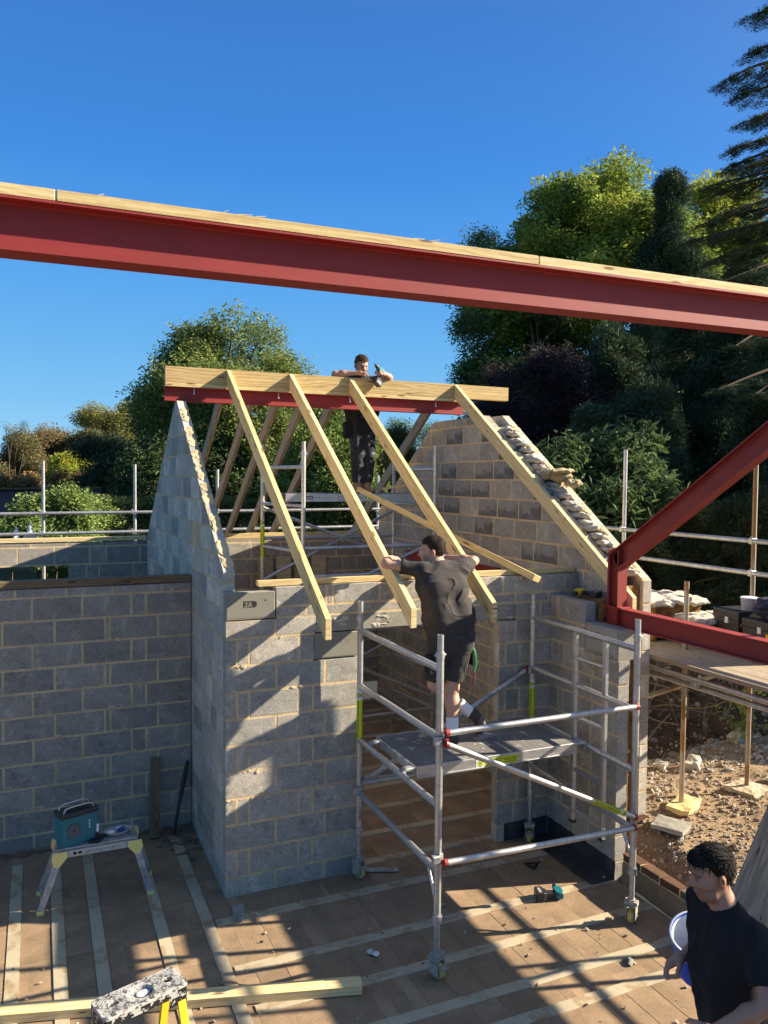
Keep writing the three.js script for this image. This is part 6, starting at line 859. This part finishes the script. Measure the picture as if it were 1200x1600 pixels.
  // dark clipped conifers just beyond the scaffold
  [[1010, 800, 15.5], [1085, 790, 14.5], [1150, 770, 13.8], [1215, 760, 13.2]].forEach(([px, py, d], i) => { const top = at(px, py, d), b = ground(top); conifer({ name: 'conifer', label: ['leftmost dark hedge conifer beyond the guard rails', 'second dark hedge conifer beyond the guard rails', 'third dark hedge conifer, behind the rusty guard post', 'dark hedge conifer at the right edge'][i], base: b, h: top.y - b.y, w: .85, tr: .08, n: 1500, lobes: 70, rgbs: [[.024, .036, .019], [.032, .045, .022], [.018, .028, .016], [.05, .058, .024]], seed: 431 + i * 4, shape: (k) => Math.pow(1 - k, .35), s0: .5, s1: .8, spray: SPRAY.fern }); });
  [[12.2, -8.2, 4.2], [12.4, -7.0, 4.4], [12.3, -5.9, 4.0], [12.6, -9.4, 4.6]].forEach(([x, z, h], i) => conifer({ name: 'conifer', label: ['hedge conifer right of the soil bank, second from the front', 'hedge conifer right of the soil bank, third from the front', 'hedge conifer right of the soil bank, nearest the camera', 'hedge conifer right of the soil bank, farthest back'][i], base: V(x, GZ, z), h, w: .95, tr: .08, n: 900, lobes: 60, rgbs: dark, seed: 521 + i * 4, shape: (k) => Math.pow(1 - k, .35), s0: .8, s1: 1.2, spray: SPRAY.fern }));
  // laurels with long glossy leaves
  [[905, 765, 14.5, .75, .8], [950, 745, 15, .8, 1.0], [990, 770, 14, .7, .9], [930, 810, 13.4, .8, .6]].forEach(([px, py, d, rx, ry], i) => { const q = crownAt(px, py, d, rx, ry); tree({ name: 'evergreen_shrub', label: ['long leaved evergreen bush just above the gable slope', 'tallest long leaved evergreen bush behind the gable slope', 'long leaved evergreen bush left of the farther scaffold post', 'lowest long leaved evergreen bush behind the outer block leaf'][i], base: ground(q.c), crown: q, clumps: 16, cr: .34, tr: .04, n: 520, spray: SPRAY.laurel, rgbs: [[.045, .07, .025], [.06, .09, .03], [.03, .05, .02]], seed: 451 + i * 3, s0: .8, s1: 1.2 }); });
  // cedar: flat boughs reaching in from the right
  { const b = ground(at(1345, 700, 16.5)), top = at(1330, -260, 16.5), t = thing('conifer', 'conifer with flat dark boughs reaching in at the right edge', 'tree', [b.x, b.y, b.z]), r = rng(5); part(t, 'trunk', limb(b, top, .4, .06, r, .02), M.bark);
    const tips = [[1178, 22, 15.6], [1128, 128, 15.8], [1150, 150, 16.6], [1145, 232, 15.2], [1108, 290, 15.7], [1120, 300, 16.8], [1165, 190, 15], [1105, 372, 15.3], [1060, 382, 16], [1130, 440, 15.2], [1160, 480, 15.8], [1150, 540, 15.0], [1190, 330, 15.0], [1168, 84, 16.2], [1135, 262, 16.4], [1122, 335, 15.1], [1092, 352, 16.5], [1100, 412, 15.9], [1140, 405, 16.7], [1162, 262, 14.9], [1120, 610, 15.5], [1175, 620, 15]]; const axes = [];
    part(t, 'branch', tips.map(([x, y, d]) => { const s = at(1335, y - 70 + 30 * r(), 16.5), e = at(x, y, d); axes.push([s, e]); return limb(s, e, .07, .012, r, .08); }), M.bark).userData.kind = 'stuff';
    const subs = []; axes.forEach(([s, e]) => { const dir = e.clone().sub(s).normalize(), nrm = V(-dir.z, 0, dir.x); for (let i = 0; i < 14; i++) { const k = .30 + .68 * i / 13 + (r() - .5) * .03, sd = (i % 2 ? 1 : -1), L = (1.10 - k) * rr(.5, 1.5, r) + .16, o2 = s.clone().lerp(e, k); subs.push([o2, o2.clone().addScaledVector(nrm, sd * L).addScaledVector(dir, L * .5).add(V(0, -.16 * L + (r() - .5) * .06, 0)), L]); } subs.push([s.clone().lerp(e, .85), e.clone().add(V(0, -.06, 0)), .5]); });
    part(t, 'twig', subs.map(([a2, b2]) => limb(a2, b2, .014, .004, r, .1)), M.bark).userData.kind = 'stuff'; const tot = subs.reduce((u, q) => u + q[2], 0);
    foliage(t, 'crown', (q) => { let u = q() * tot, i = 0; while (i < subs.length - 1 && (u -= subs[i][2]) > 0) i++; const [a2, b2] = subs[i], k = .1 + .95 * q(); return a2.clone().lerp(b2, k).add(V((q() - .5) * .09, (q() - .6) * .07, (q() - .5) * .09)); }, 7400, [21, 22].map((k) => leafSpray(26, .13, .07, .011, k, .1, true)), [[.028, .045, .026], [.035, .055, .03], [.02, .034, .02]], 471, .6, 1.1, .1); }
  // weeds on the bank
  { const p = V(8.15, M.hgt(8.15, -7.15), -7.15), t = thing('weed', 'straggly yellow flowered weed growing on the bank at the right edge', 'plant', [p.x, p.y, p.z]), r = rng(15); part(t, 'stem', [...Array(7)].map(() => limb(p.clone(), p.clone().add(V(rr(-.3, .25, r), rr(.35, .8, r), rr(-.2, .2, r))), .006, .002, r)), mat({ rgb: [.10, .12, .04] })); foliage(t, 'leaves', (q) => p.clone().add(V((q() - .5) * .5, .08 + q() * .55, (q() - .5) * .4)), 46, [leafSpray(7, .08, .06, .03, 31)], [[.12, .17, .04], [.16, .19, .04]], 17, .7, 1.2); foliage(t, 'flower', (q) => p.clone().add(V((q() - .5) * .5, .45 + q() * .35, (q() - .5) * .4)), 16, [leafSpray(8, .02, .014, .012, 33)], [[.6, .5, .05]], 18); }
  // ground cover far off
  const slab = (p, th) => { const [a, b2, c2, d2] = p, n = new THREE.Vector3().crossVectors(b2.clone().sub(a), d2.clone().sub(a)).normalize().multiplyScalar(-th), q = p.map((v) => v.clone().add(n)), pos = []; const f = (...k) => k.forEach((v) => pos.push(v.x, v.y, v.z)); f(a, b2, c2, a, c2, d2); f(q[0], q[2], q[1], q[0], q[3], q[2]); for (let i = 0; i < 4; i++) { const j = (i + 1) % 4; f(p[i], q[i], q[j], p[i], q[j], p[j]); } const g = new THREE.BufferGeometry(); g.setAttribute('position', new THREE.BufferAttribute(new Float32Array(pos), 3)); g.computeVertexNormals(); return boxUV(g); };
  { // garden shed with a felt roof
    const RL = at(-120, 767, 28), RR = at(158, 764, 28), EL = at(-120, 806, 26.6), ER = at(166, 803, 26.6), t = thing('garden_shed', 'low garden shed with a black felt roof beyond the shrubs', 'shed', [(EL.x + ER.x) / 2, GZ, (EL.z + ER.z) / 2]);
    const felt = mat({ map: sz(tex(512, 512, (x, y) => { const k = at2(F.streak, x, y), v = .16 + (k - .5) * .22 + (at2(F.soft, x, y) - .5) * .12; return [v, v * 1.02, v * 1.12]; }), 2.5, 1.2), roughness: .8 });
    for (let i = 0; i < 4; i++) { const a = i / 4, b2 = (i + 1) / 4 + .02, up = V(0, .012 * (4 - i), 0), P = (L, R2, k) => [EL.clone().lerp(RL, k), ER.clone().lerp(RR, k)]; const [l0, r0] = P(0, 0, a), [l1, r1] = P(0, 0, Math.min(1, b2)); part(t, 'felt_strip', slab([l0.add(up), r0.add(up), r1.add(up), l1.add(up)], .02), felt); }
    part(t, 'ridge_capping', timber(RL.clone().add(V(0, .05, 0)), RR.clone().add(V(0, .05, 0)), .22, .06), M.brick[3]);
    const bw = (A, B) => { const d = V(B.x - A.x, 0, B.z - A.z), L = d.length(); return box(L, 1.9, .08, .004).rotateY(-Math.atan2(d.z, d.x)).translate((A.x + B.x) / 2, GZ + .95, (A.z + B.z) / 2); }; part(t, 'wall', [bw(EL.clone().add(V(.2, 0, -.3)), ER.clone().add(V(-.2, 0, -.3)))], M.plate); part(t, 'end_wall', [bw(ER.clone().add(V(-.2, 0, -.3)), RR.clone().add(V(-.2, 0, -1.2)))], M.plate); }
  { // bungalow roof glimpsed below the ridge
    const RL = at(575, 700, 45), RR = at(604, 694, 45), EL = at(560, 738, 42), ER = at(640, 738, 42), t = thing('house', 'house with a pale tiled roof glimpsed between rafters near the upper worker', 'house', [EL.x, GZ, EL.z]); part(t, 'roof', slab([EL, ER, RR, RL], .12), mat({ map: again(M.floorBlock[2].map, 2), rgb: [1.0, .95, .9], roughness: .95 })); const d = ER.clone().sub(EL); part(t, 'wall', box(d.length(), 2.6, .3, .01).rotateY(-Math.atan2(d.z, d.x)).translate((EL.x + ER.x) / 2, EL.y - 1.4, (EL.z + ER.z) / 2 - .3), M.white); }
}

scene.updateMatrixWorld(true);
renderer.render(scene, camera);
